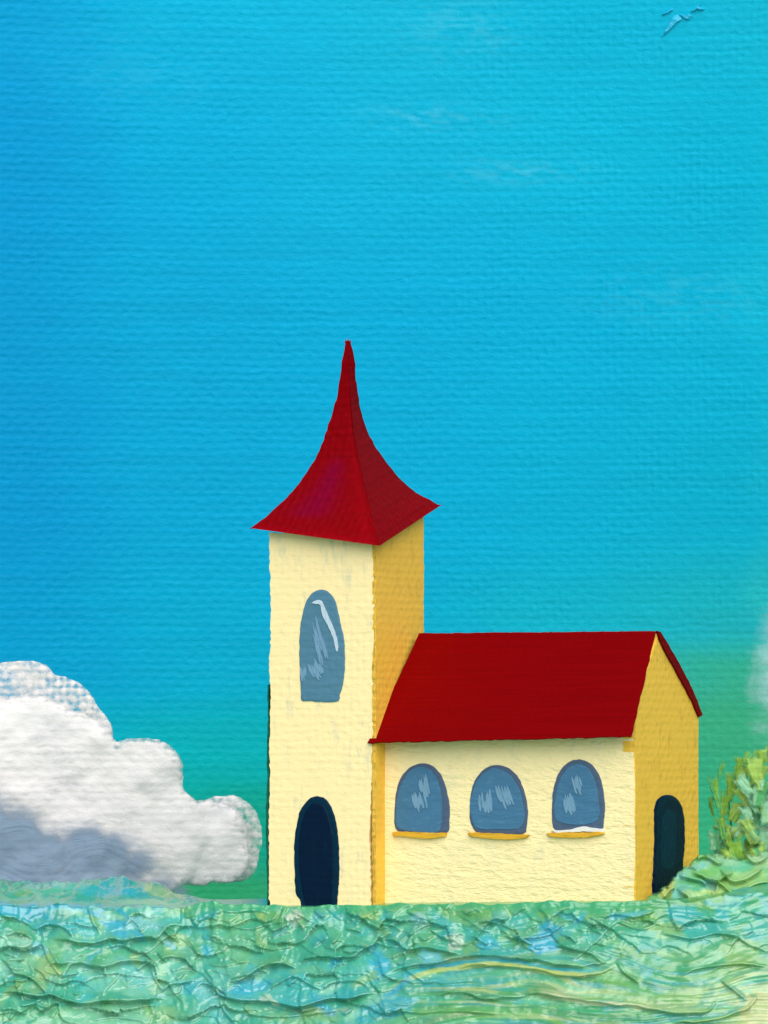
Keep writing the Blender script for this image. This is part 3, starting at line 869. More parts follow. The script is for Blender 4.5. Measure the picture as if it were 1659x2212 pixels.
def slope(name_seed, A0, A1, C1, C0, n=64, mrow=26, th=.03, jit=.014):
    """a thick sheet from eave A0-A1 to ridge C0-C1 with hand-drawn edges"""
    Vs, uvs = [], []
    nrm = np.cross(A1 - A0, C0 - A0); nrm = nrm / np.linalg.norm(nrm)
    if nrm[2] < 0: nrm = -nrm
    lu = np.linalg.norm(A1 - A0); lv = np.linalg.norm(C0 - A0)
    for side in (0, 1):
        for j in range(mrow + 1):
            for i in range(n + 1):
                u, v = i / n, j / mrow
                p = (A0 * (1 - u) + A1 * u) * (1 - v) + (C0 * (1 - u) + C1 * u) * v
                if i in (0, n): p = p + (A1 - A0) / lu * (vnoise(j * .9, i, name_seed) - .5) * jit * 2.4
                if j in (0,): p = p + (C0 - A0) / lv * (vnoise(i * 1.1, 4, name_seed) - .5) * jit * 3
                if j == mrow: p = p + np.array([0, 0, 1]) * (vnoise(i * .8, 9, name_seed) - .5) * jit * 1.6
                Vs.append(p - nrm * th * side); uvs.append((u * lu / PITCH, v * lv / PITCH))
    k = (n + 1) * (mrow + 1); Fs = []
    g = lambda i, j, s: s * k + j * (n + 1) + i
    for j in range(mrow):
        for i in range(n):
            Fs.append((g(i, j, 0), g(i + 1, j, 0), g(i + 1, j + 1, 0), g(i, j + 1, 0)))
            Fs.append((g(i, j, 1), g(i, j + 1, 1), g(i + 1, j + 1, 1), g(i + 1, j, 1)))
    for i in range(n):
        Fs.append((g(i, 0, 0), g(i, 0, 1), g(i + 1, 0, 1), g(i + 1, 0, 0)))
        Fs.append((g(i, mrow, 0), g(i + 1, mrow, 0), g(i + 1, mrow, 1), g(i, mrow, 1)))
    for j in range(mrow):
        Fs.append((g(0, j, 0), g(0, j + 1, 0), g(0, j + 1, 1), g(0, j, 1)))
        Fs.append((g(n, j, 0), g(n, j, 1), g(n, j + 1, 1), g(n, j + 1, 0)))
    return Vs, uvs, Fs


def ab(p):
    q = np.array(p[:2]) - FL
    return float(q @ AV), float(q @ BV)


eb, rb = ab(E1)[1], ab(R1)[1]
zl = lambda b: E1[2] + (R1[2] - E1[2]) * (b - eb) / (rb - eb)
g1 = onA(1507, 1547, NA); g2 = onA(1508, 2000, NA); g3 = onA(1506, 1700, NA)
ch_ = np.array([(NB + .01, zl(NB + .01) - .03), (rb, zl(rb) - .06), g1, g3, g2, (NB + .015, g2[1]), (NB + .02, 1.5)])
gab = [p / 82 for p in ragged([np.array(p) * 82 for p in straight(ch_, .05)], 1.0, 9)]
gable = prism("gable_wall", gab, fA(NA), .3, ochre, nave, both=.035)
gable.matrix_parent_inverse = PINV["church"]
tag(gable, "ochre gable end wall")
v1, u1, f1 = slope(2, E0, E1, R1, R0)
gapv = np.array([.0, .003, -.004])
v2, u2, f2 = slope(5, R0 + gapv, R1 + gapv, B1, B0, th=.12)
# back slope runs a little past the gable so that its verge shows as a red line
dirA = np.array([AV[0], AV[1], 0]); 
v2 = [p + dirA * 0.0 for p in v2]
k = len(v1)
roof = mesh_obj("nave_roof", v1 + v2, f1 + [[i + k for i in f] for f in f2], red, church, uv=u1 + u2)
tag(roof, "dark red two-sided nave roof")
# barge board along the back verge
bb_px = [(1414, 1362), (1421, 1365), (1440, 1396), (1462, 1436), (1482, 1474), (1498, 1512), (1511, 1545), (1504, 1549), (1490, 1517), (1472, 1482), (1452, 1444), (1434, 1412), (1421, 1386)]
bb = prism("verge_board", pA(ragged(straight(bb_px, 5), .8, 12), NA), fA(NA), -.04, red, roof, both=.10)
bb.matrix_parent_inverse = PINV["church"]

# doors, windows, sills: slabs of paint standing proud of the wall


def slab(name, px, conv, fn, d0, d1, mat, parent, smooth_step=5, amp=.9, seed=1, closed=True, inset=.93):
    pts = catmull(px, smooth_step, closed=True)
    pts = ragged(pts, amp, seed)
    P = np.array(conv(pts)); c = P.mean(0); n = len(P)
    rings = [(1.0, d0), (1.0, d1 * .55), (1 - (1 - inset) * .45, d1 * .9), (inset, d1)]
    V, UV = [], []
    for sc, d in rings:
        for t, z in c + (P - c) * sc:
            V.append(fn(t, z, d)); UV.append((t / PITCH, z / PITCH))
    F = []
    for r in range(len(rings) - 1):
        for i in range(n):
            F.append((r * n + i, r * n + (i + 1) % n, (r + 1) * n + (i + 1) % n, (r + 1) * n + i))
    F.append([(len(rings) - 1) * n + i for i in range(n)])
    F.append([n - 1 - i for i in range(n)])
    o = mesh_obj(name, V, F, mat, parent, uv=UV)
    bm = bmesh.new(); bm.from_mesh(o.data); bmesh.ops.recalc_face_normals(bm, faces=bm.faces); bm.to_mesh(o.data); bm.free()
    if parent is not church:
        o.matrix_parent_inverse = PINV["church"]
    return o


def glint(poly, conv, fn, d1, mat, parent, seed, n=5):
    """a bundle of thin dry strokes filling the outline poly"""
    P = np.array(poly, float); lo, hi = P.min(0), P.max(0); g = np.random.default_rng(seed)
    V, UV, F = [], [], []
    top = P[np.argmin(P[:, 1])]; bot = P[np.argmax(P[:, 1])]; ax = bot - top; ln = np.linalg.norm(ax); ax = ax / ln
    sdv = np.array([ax[1], -ax[0]]); wd = (P @ sdv).max() - (P @ sdv).min(); mid = P.mean(0)
    for q in range(n):
        o_ = ((q + .5) / n - .5) * wd * .95 + g.uniform(-.5, .5)
        l0 = ln * g.uniform(.45, .95) * (1 - 1.1 * (o_ / wd) ** 2); sh_ = g.uniform(-.12, .12) * ln
        w_ = wd / n * g.uniform(.8, 1.5)
        cl = [(-.5, .15), (-.3, .8), (0, 1), (.3, .8), (.46, .5), (.5, .1), (.46, -.4), (.25, -.9), (-.05, -1), (-.3, -.6)]
        pts = [mid + ax * (sh_ + a * l0) + sdv * (o_ + b * w_ * .5) for a, b in cl]
        pts = ragged(catmull(pts, 2.5, True), .7, seed + q)
        K = np.array(conv(pts)); b0 = len(V); m_ = len(K); dq = d1 + g.uniform(-.004, .008)
        for d in (.01, dq):
            for t, z in K: V.append(fn(t, z, d)); UV.append((t / PITCH, z / PITCH))
        F += [(b0 + i, b0 + (i + 1) % m_, b0 + m_ + (i + 1) % m_, b0 + m_ + i) for i in range(m_)] + [[b0 + m_ + i for i in range(m_)]]
    o = mesh_obj("glint", V, F, mat, parent, uv=UV)
    bm = bmesh.new(); bm.from_mesh(o.data); bmesh.ops.recalc_face_normals(bm, faces=bm.faces); bm.to_mesh(o.data); bm.free()
    o.matrix_parent_inverse = PINV["church"]
    return o


cvT = lambda p: pB(p, 0); fT = fB(0)
cvN = lambda p: pB(p, NB); fN = fB(NB)
cvG = lambda p: pA(p, NA); fG = fA(NA)

door = slab("door", [(636, 1830), (640, 1790), (650, 1750), (668, 1727), (688, 1720), (706, 1728), (721, 1755), (730, 1800), (733, 1860), (731, 1915), (728, 1950), (726, 1966), (700, 1968), (670, 1968), (652, 1964), (648, 1944), (638, 1926), (637, 1880)], cvT, fT, -.08, .03, navy_edge, church, seed=21)
tag(door, "tall round-topped navy door at the foot of the tower")
slab("door_panel", [(646, 1840), (649, 1796), (658, 1760), (672, 1738), (688, 1733), (702, 1742), (712, 1768), (720, 1806), (722, 1860), (720, 1920), (717, 1960), (690, 1963), (664, 1961), (655, 1930), (648, 1890)], cvT, fT, .0, .042, navy, door, seed=22)

door2 = slab("door", [(1407, 1890), (1410, 1830), (1410, 1775), (1411, 1745), (1418, 1727), (1436, 1717), (1455, 1722), (1468, 1738), (1474, 1770), (1475, 1830), (1472, 1870), (1473, 1905), (1470, 1945), (1440, 1950), (1412, 1945), (1406, 1920)], cvG, fG, -.05, .075, navy, church, seed=23)
tag(door2, "narrow round-topped navy door in the ochre gable")
slab("door_panel", [(1420, 1870), (1421, 1810), (1424, 1765), (1434, 1746), (1446, 1748), (1455, 1768), (1455, 1820), (1450, 1870), (1436, 1880)], cvG, fG, .0, .085, navy_edge, door2, seed=24)

win = slab("window", [(649, 1480), (647, 1420), (648, 1370), (653, 1330), (664, 1295), (678, 1278), (698, 1274), (716, 1284), (727, 1306), (735, 1345), (743, 1380), (745, 1420), (743, 1460), (738, 1488), (733, 1500), (731, 1514), (700, 1516), (668, 1514), (652, 1512)], cvT, fT, -.06, .03, slate, church, seed=31)
tag(win, "tall slate-blue tower window")
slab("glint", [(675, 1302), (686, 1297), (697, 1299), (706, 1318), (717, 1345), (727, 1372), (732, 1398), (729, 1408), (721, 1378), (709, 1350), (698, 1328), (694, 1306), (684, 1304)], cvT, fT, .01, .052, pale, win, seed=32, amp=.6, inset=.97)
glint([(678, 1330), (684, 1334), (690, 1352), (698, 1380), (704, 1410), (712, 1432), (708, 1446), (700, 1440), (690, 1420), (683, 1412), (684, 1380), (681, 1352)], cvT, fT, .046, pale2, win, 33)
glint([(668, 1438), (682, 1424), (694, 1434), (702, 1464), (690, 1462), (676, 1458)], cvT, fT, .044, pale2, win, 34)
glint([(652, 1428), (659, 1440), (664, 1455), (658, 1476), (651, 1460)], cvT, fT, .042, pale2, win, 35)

NWIN = [
    ([(855, 1790), (853, 1750), (857, 1712), (868, 1678), (886, 1658), (908, 1648), (930, 1652), (950, 1668), (964, 1700), (972, 1745), (971, 1775), (967, 1797), (930, 1800), (880, 1798)],
     [(857, 1780), (856, 1742), (862, 1708), (874, 1680), (890, 1662), (908, 1656), (928, 1662), (944, 1682), (954, 1720), (956, 1760), (950, 1796), (910, 1799), (870, 1792)],
     [[(909, 1664), (918, 1680), (930, 1706), (936, 1726), (924, 1738), (914, 1720), (910, 1695)], [(894, 1702), (903, 1712), (916, 1736), (908, 1748), (894, 1738)]],
     [(850, 1797), (880, 1796), (940, 1799), (968, 1798), (966, 1806), (930, 1812), (900, 1810), (872, 1806), (852, 1805)]),
    ([(1018, 1780), (1014, 1742), (1019, 1706), (1032, 1676), (1054, 1657), (1076, 1652), (1100, 1660), (1120, 1680), (1134, 1716), (1140, 1755), (1138, 1785), (1132, 1800), (1080, 1803), (1036, 1800)],
     [(1022, 1776), (1016, 1742), (1022, 1710), (1036, 1682), (1056, 1664), (1078, 1660), (1102, 1674), (1120, 1696), (1130, 1730), (1134, 1770), (1118, 1790), (1070, 1792), (1036, 1790)],
     [[(1076, 1684), (1092, 1690), (1104, 1716), (1112, 1738), (1098, 1744), (1080, 1740), (1078, 1710)], [(1036, 1716), (1046, 1706), (1060, 1722), (1068, 1746), (1052, 1768), (1040, 1756)]],
     [(1012, 1800), (1050, 1799), (1110, 1802), (1146, 1803), (1140, 1810), (1096, 1814), (1050, 1811), (1016, 1807)]),
    ([(1194, 1780), (1193, 1740), (1197, 1702), (1209, 1668), (1228, 1647), (1252, 1641), (1274, 1648), (1292, 1668), (1303, 1702), (1307, 1745), (1304, 1780), (1298, 1792), (1250, 1796), (1206, 1794)],
     [(1200, 1768), (1199, 1735), (1206, 1696), (1220, 1668), (1238, 1652), (1256, 1650), (1274, 1662), (1288, 1690), (1294, 1728), (1296, 1760), (1284, 1776), (1240, 1782), (1208, 1776)],
     [[(1240, 1664), (1252, 1674), (1260, 1694), (1256, 1716), (1246, 1712), (1240, 1690)], [(1216, 1708), (1226, 1706), (1232, 1726), (1250, 1756), (1238, 1760), (1222, 1744)]],
     [(1182, 1800), (1220, 1797), (1270, 1798), (1306, 1797), (1300, 1805), (1260, 1809), (1220, 1809), (1186, 1806)]),
]
WL = ["nave window nearest the tower, dark rim on its right", "middle nave window with two pale glints", "nave window nearest the gable, white ledge line above its sill"]
for i, (fr, pn, gl, si) in enumerate(NWIN):
    w = slab("window", fr, cvN, fN, -.06, .028, recess_shade, church, seed=40 + i)
    tag(w, WL[i])
    slab("pane", pn, cvN, fN, .0, .042, slate_nave, w, seed=50 + i, inset=.975)
    for q, g_ in enumerate(gl):
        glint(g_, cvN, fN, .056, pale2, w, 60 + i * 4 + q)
    slab("sill", si, cvN, fN, -.05, .10, sill_ochre, w, seed=70 + i, amp=1.0, inset=.9)
    if i == 2:
        slab("ledge_line", [(1192, 1794), (1230, 1793), (1256, 1786), (1280, 1789), (1307, 1792), (1306, 1798), (1260, 1797), (1200, 1799)], cvN, fN, -.02, .08, white, w, seed=80, amp=.8)
# dark brush line along the tower's left edge
ol = ragged(straight([(580, 1480), (584, 1480), (582, 1500), (581, 1700), (581, 1945), (577, 1960), (575, 1800), (577, 1600)], 5), 1.3, 90)
olb = prism("edge_line", pB(ol, .12), fB(.12), .2, outline_dark, tower)
olb.matrix_parent_inverse = PINV["church"]
tag(olb, "thin dark line along the tower's left edge")

# ------------------------------------------------------------------ clouds


def build_cloud(lumps, y0, flat, mat, label, thin_edge=0.55, seed=0, voxel=.085, soft=.55, mid=.80, fade=.45):
    """lumps: (px, py, r px, thin 0-1). One continuous puffy body, dry-brushed where thin."""
    k = (DIST + y0) / DIST
    bm = bmesh.new()
    C = []
    for (cx, cy, r, tn) in lumps:
        x, z = W(cx, cy, y0); rr = r * MPP * k
        yo = tn * .9
        g = bmesh.ops.create_icosphere(bm, subdivisions=4, radius=1.0)
        for v in g['verts']:
            d = v.co.normalized()
            v.co = Vector((x + d.x * rr, y0 + yo + d.y * rr * flat * (1 - .55 * tn), z + d.z * rr))
        C.append((x, z, rr, tn))
    me = bpy.data.meshes.new("tmp"); bm.to_mesh(me); bm.free()
    ob = bpy.data.objects.new("tmp", me); COL.objects.link(ob)
    md = ob.modifiers.new("r", 'REMESH'); md.mode = 'VOXEL'; md.voxel_size = voxel
    sm = ob.modifiers.new("s", 'SMOOTH'); sm.iterations = 6; sm.factor = .5
    dg = bpy.context.evaluated_depsgraph_get()
    me2 = bpy.data.meshes.new_from_object(ob.evaluated_get(dg))
    COL.objects.unlink(ob); bpy.data.objects.remove(ob)
    n = len(me2.vertices); co = np.empty(n * 3); me2.vertices.foreach_get("co", co); co = co.reshape(-1, 3)
    faces = [list(p.vertices) for p in me2.polygons]
    nr = np.empty(n * 3); me2.vertices.foreach_get("normal", nr); nr = nr.reshape(-1, 3)
    b = (fbm(co[:, 0] * 1.1, co[:, 2] * 1.1, seed, 4) - .5)
    co = co + nr * (b * .25)[:, None]
    # how deep inside the solid / thin outlines each point lies
    sol = np.full(n, -9.0); thn = np.full(n, -9.0)
    for x, z, r, tn in C:
        d = r - np.hypot(co[:, 0] - x, co[:, 2] - z)
        if tn < .3: sol = np.maximum(sol, d)
        thn = np.maximum(thn, d - 0 * tn)
    nz = (fbm(co[:, 0] * 1.6, co[:, 2] * 2.2, seed + 3, 4) - .5)
    t = np.where(sol > 0, (1 - sstep(.0, soft * (.4 + 1.2 * (nz + .5)), sol)) * (thin_edge + .15), .0 + mid + nz * .7)
    t = np.maximum(t, (1 - sstep(.0, fade, thn + nz * .3)) * (thin_edge + .35))
    UV = np.stack([co[:, 0] / (PITCH * k), co[:, 2] / (PITCH * k)], -1)
    o = mesh_obj("cloud", co, faces, mat, uv=UV, smooth=True, attr={"thin": t})
    # origin at the base of the cloud
    c = Vector((float(co[:, 0].mean()), float(y0), float(co[:, 2].min())))
    o.data.transform(Matrix.Translation(-c)); o.location = c
    tag(o, label, "cloud")
    return o


cloud_white = paint("white cloud paint", (228, 225, 223), weave=0.009, stroke=0.016, stroke_scale=(0.25, 1.3), stroke_rot=R(25), warp=8.0, rough=.55, mottle=(198, 198, 206), mottle_amt=.6, mottle_scale=(.10, .16), vary=.04, thin=True)
cloud_shade = paint("blue grey cloud paint", (126, 146, 168), weave=0.004, stroke=0.030, stroke_scale=(0.14, 1.5), warp=10.0, rough=.5, mottle=(158, 176, 192), mottle_amt=.7, mottle_scale=(.06, .12), vary=.10, thin='soft')
cloud_pale = paint("thin pale cloud paint", (160, 206, 204), weave=0.018, stroke=0.012, stroke_scale=(0.25, 1.3), rough=.55, vary=.05, thin='soft')

build_cloud([(-60, 1700, 205, 0), (60, 1650, 150, 0), (140, 1650, 118, 0), (190, 1690, 110, 0), (300, 1692, 103, 0), (250, 1780, 120, 0), (350, 1790, 100, 0),
             (130, 1800, 130, 0), (20, 1850, 150, 0), (350, 1860, 72, 0), (300, 1890, 60, 0), (425, 1815, 92, .2), (455, 1815, 84, .2), (480, 1850, 62, .2), (420, 1860, 60, .2),
             (480, 1810, 102, 1), (508, 1856, 70, 1), (30, 1545, 132, 1), (110, 1552, 108, 1), (165, 1590, 88, 1), (212, 1622, 54, 1)],
            13.0, .15, cloud_white, "white billowing cloud with ragged top edge left of the tower", seed=5)
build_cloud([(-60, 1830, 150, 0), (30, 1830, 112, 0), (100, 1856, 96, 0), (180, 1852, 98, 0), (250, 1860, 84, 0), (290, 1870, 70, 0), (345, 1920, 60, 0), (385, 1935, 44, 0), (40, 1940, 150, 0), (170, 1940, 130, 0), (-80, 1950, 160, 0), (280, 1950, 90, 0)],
            9.5, .25, cloud_shade, "blue-grey brushed cloud low in front of the white cloud", seed=15, soft=1.1, thin_edge=.95)  # shaded underside of the white cloud, painted grey as a separate body
build_cloud([(1670, 1420, 66, .9), (1660, 1500, 60, .9), (1690, 1360, 60, 1), (1650, 1570, 46, .7), (1690, 1600, 50, .5), (1720, 1480, 120, .5), (1740, 1380, 120, .6)],
            12.0, .2, cloud_pale, "thin pale cloud at the right edge above the shrub", thin_edge=.8, seed=25, mid=.60, fade=1.5)

# ------------------------------------------------------------------ bush and shrub of thick paint
leaf_paint = paint("thick leaf green paint", attr=True, weave=0.0, stroke=0.010, stroke_scale=(0.8, 1.6), warp=7.0, rough=.32, spec=.5, lumps=.006, lump_scale=1.2, vary=.10)
dab_paint = paint("dry brushed leaf green paint", attr=True, weave=0.010, stroke=0.014, stroke_scale=(1.8, .7), warp=4.0, rough=.42, spec=.14, lumps=.008, vary=.12, thin=True)


bush_paint = paint("dry edged leaf green paint", attr=True, weave=0.0, stroke=0.010, stroke_scale=(0.8, 1.6), warp=7.0, rough=.30, spec=.6, lumps=.006, lump_scale=1.2, vary=.10, thin=True)


def cb(*p): return [(1316.6 + a * .16535, 1645.8 + b * .16535) for a, b in p]


BLIPS = [
    (cb((1060, 1470), (1200, 1500), (1300, 1570), (1400, 1572), (1500, 1502), (1620, 1450)), .22, 22),
    (cb((1190, 1110), (1250, 1060), (1320, 1030), (1410, 1060)), .16, 12),
    (cb((1390, 1120), (1500, 1112), (1600, 1125), (1700, 1070)), .18, 14),
    (cb((860, 1650), (930, 1720), (1010, 1790), (1130, 1905), (1230, 1862), (1330, 1850)), .26, 30),
    (cb((1385, 1560), (1362, 1640), (1350, 1720)), .12, 12),
    (cb((715, 1800), (780, 1700), (860, 1650)), .18, 14),
    (cb((740, 1800), (900, 1850), (1080, 1990)), .18, 18),
    (cb((890, 1500), (1050, 1540), (1190, 1570), (1245, 1650)), .18, 16),
    (cb((800, 1460), (830, 1400), (950, 1262), (1110, 1190)), .12, 14),
    (cb((1095, 1290), (1250, 1255), (1350, 1300), (1400, 1352), (1490, 1340)), .18, 18),
    (cb((1330, 1852), (1450, 1780), (1620, 1740)), .22, 20),
    (cb((420, 1700), (520, 1650), (640, 1690), (720, 1780)), .12, 14),
    (cb((540, 1850), (620, 1800), (700, 1840)), .08, 10),
    (cb((350, 1780), (430, 1740), (480, 1800)), .10, 10),
    (cb((960, 1400), (1080, 1380), (1150, 1420)), .10, 12),
    (c6((1400, 335), (1440, 380), (1490, 430), (1570, 420)), .20, 18),
    (c6((1290, 512), (1350, 535), (1420, 500), (1470, 520)), .16, 16),
    (c6((1480, 430), (1540, 470), (1600, 440), (1659, 410)), .18, 18),
    (c6((1440, 240), (1500, 300), (1560, 290), (1640, 240)), .20, 18),
    (c6((1380, 290), (1450, 310), (1530, 370), (1600, 350)), .18, 16),
    (c6((1560, 330), (1620, 300), (1700, 310)), .16, 16),
    (c6((1550, 180), (1600, 220), (1659, 190)), .18, 16),
    (c6((1340, 150), (1400, 135), (1470, 175), (1530, 160)), .16, 12),
    (c6((1600, 480), (1680, 520), (1760, 490)), .18, 20),
    (c6((1660, 380), (1740, 400), (1800, 360)), .18, 20),
    (c6((1680, 260), (1760, 290), (1840, 250)), .18, 20),
    (c6((1180, 420), (1215, 365), (1250, 330)), .12, 12),
    (c6((1150, 490), (1250, 482), (1330, 442)), .14, 14),
]
BPAT = [(1490, 1880, 70, 10, -.5, (120, 196, 200), .7), (1440, 1930, 16, 40, .5, (196, 214, 120), .7), (1470, 1935, 22, 30, .2, (110, 190, 196), .7),
        (1500, 1940, 26, 26, 0, (168, 208, 150), .7), (1530, 1950, 10, 34, .4, (120, 196, 210), .6), (1540, 1925, 40, 16, .1, (180, 210, 130), .7), (1520, 1885, 44, 14, .2, (110, 186, 96), .7),
        (1560, 1860, 40, 18, 0, (150, 202, 160), .6), (1600, 1900, 50, 24, -.3, (160, 200, 120), .6), (1460, 1960, 40, 14, .5, (50, 150, 120), .7), (1620, 1950, 40, 30, .3, (130, 180, 90), .6),
        (1560, 1985, 50, 18, -.4, (150, 196, 120), .6), (1640, 1860, 30, 30, 0, (170, 206, 150), .6), (1400, 1945, 30, 20, 0, (80, 172, 110), .7), (1530, 1915, 30, 8, .2, (90, 180, 200), .5)]


def build_bush():
    st = 1.6
    gx = np.arange(1372, 1860, st); gy = np.arange(1820, 2034, st)
    PX, PY = np.meshgrid(gx, gy)
    top = np.interp(PX, [1372, 1392, 1412, 1440, 1462, 1488, 1515, 1550, 1600, 1660, 1740, 1860], [1952, 1940, 1930, 1912, 1885, 1866, 1846, 1843, 1850, 1834, 1830, 1850]) + (fbm(PX / 16, 0 * PX, 5, 3) - .5) * 14
    bot = np.interp(PX, [1372, 1400, 1450, 1520, 1600, 1860], [1958, 1976, 1992, 2012, 2022, 2026]) + (fbm(PX / 20, 0 * PX + 4, 6, 3) - .5) * 16
    lft = 1376 + (fbm(PY / 14, 0 * PY, 8, 3) - .5) * 10
    sd_ = np.minimum(np.minimum(PY - top, bot - PY), np.minimum(PX - lft, 1855 - PX))
    ins = sd_ > 0
    tb_ = 1.05 * (1 - sstep(0, 20, sd_ + (fbm(PX / 9, PY / 9, 31, 3) - .5) * 22))
    h = np.zeros_like(PX); dabs = []
    qx = PX + (fbm(PX / 30, PY / 26, 1, 2) - .5) * 7; qy = PY + (fbm(PX / 26, PY / 26, 5, 2) - .5) * 7
    for i, (pts, amp, reach) in enumerate(BLIPS):
        P = np.array(catmull(pts, 6))
        d, al = seg_dist(qx, qy, P)
        near = np.abs(d) < reach * 4
        tap = np.minimum(1, np.minimum(al, 1 - al) * 7 + .02) * near
        up = np.exp(-np.maximum(-d, 0) / reach); drop = 1 - sstep(-0.6, 1.6, d)
        rim = .5 * np.exp(-((d + 3) / 2.6) ** 2)
        h += amp * tap * ((up * .7 + rim) * drop - .25 * np.exp(-np.maximum(d, 0) / (reach * .35)) * (d > 0))
        dabs.append(up * drop * tap)
    h = h * 1.3 + (fbm(PX / 22, PY / 18, 9, 3) - .5) * .16
    wx = PX + (fbm(PX / 40, PY / 30, 11, 3) - .5) * 30; wy = PY + (fbm(PX / 40, PY / 30, 13, 3) - .5) * 26
    col = np.zeros(PX.shape + (3,)) + lin((84, 174, 116))

    def over(f, c):
        nonlocal col
        col = col * (1 - f[..., None]) + c * f[..., None]
    over(sstep(.45, .6, fbm(wx / 40, wy / 24, 21, 3)) * .7, lin((130, 190, 110)))
    over(sstep(.5, .62, fbm(wx / 30, wy / 20, 23, 3)) * .6, lin((92, 184, 160)))
    pal = [lin(c) for c in ((150, 200, 130), (108, 190, 170), (120, 184, 90), (170, 206, 150), (76, 168, 130))]
    for i, f in enumerate(dabs): over(f * .5, pal[(i * 3) % 5])
    for (cx, cy, rx, ry, an, c, a) in BPAT:
        dx, dy = wx - cx, wy - cy
        u = dx * math.cos(an) + dy * math.sin(an); v = -dx * math.sin(an) + dy * math.cos(an)
        over((1 - sstep(.4, 1.1, np.hypot(u / rx, v / ry) + (fbm(PX / 12, PY / 9, int(cx) % 91, 3) - .5) * .6)) * a, lin(c))
    col *= np.array([1.0, .94, .88])
    bul = np.sqrt(np.clip(sd_ / 70.0, 0, 1))
    y0 = -3.9 + (PX - 1372) / 480 * .6 + (2020 - PY) / 200 * 1.6
    yf = y0 - .35 * bul - h * .8; yb = y0 + 1.0 * bul + .05
    k = (DIST + y0) / DIST
    X = (PX - 829.5) * MPP * k; Z = CAMZ + (ZC - CAMZ + (1106 - PY) * MPP) * k
    base = np.array([9.6, -3.6, .0])
    idx = -np.ones(PX.shape, int); idx[ins] = np.arange(ins.sum()); n = int(ins.sum())
    Vf = np.stack([X[ins], yf[ins], Z[ins] + h[ins] * .1], -1); Vb = np.stack([X[ins], yb[ins], Z[ins]], -1)
    q = ins[:-1, :-1] & ins[1:, :-1] & ins[1:, 1:] & ins[:-1, 1:]
    a, b, c, d = idx[:-1, :-1][q], idx[1:, :-1][q], idx[1:, 1:][q], idx[:-1, 1:][q]
    Ff = np.stack([a, b, c, d], -1); Fb = Ff[:, ::-1] + n
    E = {}
    for f in Ff:
        for i in range(4):
            e = (int(f[i]), int(f[(i + 1) % 4])); E[e] = 1
    side = [(e[1], e[0], e[0] + n, e[1] + n) for e in E if (e[1], e[0]) not in E]
    V = np.concatenate([Vf, Vb]); C2 = np.concatenate([col[ins], col[ins]])
    UV = np.stack([V[:, 0] / PITCH, V[:, 2] / PITCH], -1)
    root = bpy.data.objects.new("bush", None); COL.objects.link(root); root.location = base; root.empty_display_size = .3
    tag(root, "dense low bush of glossy overlapping green strokes at the foot of the gable door", "bush")
    o = mesh_obj("foliage", V - base, [tuple(f) for f in Ff] + [tuple(f) for f in Fb] + side, bush_paint, None, uv=UV, col=C2, smooth=True, attr={'thin': np.concatenate([tb_[ins], tb_[ins]])})
    o.parent = root
    return root


build_bush()


def fan(cx, cy, ln, w0, w1, an, y, c1, c2, V, F, C, U, T, seed, n=14):
    """one loaded brush stroke, px units: starts narrow at the foot and frays at its head"""
    base = len(V)
    for s in (0, 1):
        for j in range(n + 1):
            for i in range(n + 1):
                u = i / n * 2 - 1; v = j / n
                w = (w0 + (w1 - w0) * v ** .8) * (1 + .35 * (float(vnoise(v * 4, seed * 1.7 + (u > 0), seed)) - .5)) * .5
                bend = .25 * ln * (float(vnoise(seed * .37, 2.2, 5)) - .5) * v * v
                lx = u * w + bend; ly = (v - .5) * ln + ln * .16 * (float(vnoise(u * 3 + 7, seed * 1.1, seed + 3)) - .5) * v
                px = cx + lx * math.cos(an) + ly * math.sin(an); py = cy - ly * math.cos(an) + lx * math.sin(an)
                e = max(abs(u), abs(v * 2 - 1) * .98)
                hgt = .05 * (1 - e ** 4) + .07 * (float(vnoise(u * 6 + seed, v * 3, seed)) - .5) + .05 * math.exp(-((v - .06) / .08) ** 2)
                x, z = W(px, py, y)
                V.append((x, y - (hgt if s == 0 else -.02), z))
                f = float(sstep(.35, .65, np.array(vnoise(u * 2.2 + seed, v * 1.2, seed + 9))))
                C.append(c1 * (1 - f) + c2 * f); U.append((x / PITCH, z / PITCH))
                T.append(.30 + .75 * float(sstep(.25, 1.0, np.array(e))))
    k = (n + 1) ** 2
    g = lambda i, j, s: base + s * k + j * (n + 1) + i
    for j in range(n):
        for i in range(n):
            F.append((g(i, j, 0), g(i + 1, j, 0), g(i + 1, j + 1, 0), g(i, j + 1, 0)))
            F.append((g(i, j, 1), g(i, j + 1, 1), g(i + 1, j + 1, 1), g(i + 1, j, 1)))
    for i in range(n):
        F.append((g(i, 0, 0), g(i, 0, 1), g(i + 1, 0, 1), g(i + 1, 0, 0)))
        F.append((g(i, n, 0), g(i + 1, n, 0), g(i + 1, n, 1), g(i, n, 1)))
        F.append((g(0, i, 0), g(0, i + 1, 0), g(0, i + 1, 1), g(0, i, 1)))
        F.append((g(n, i, 0), g(n, i, 1), g(n, i + 1, 1), g(n, i + 1, 0)))


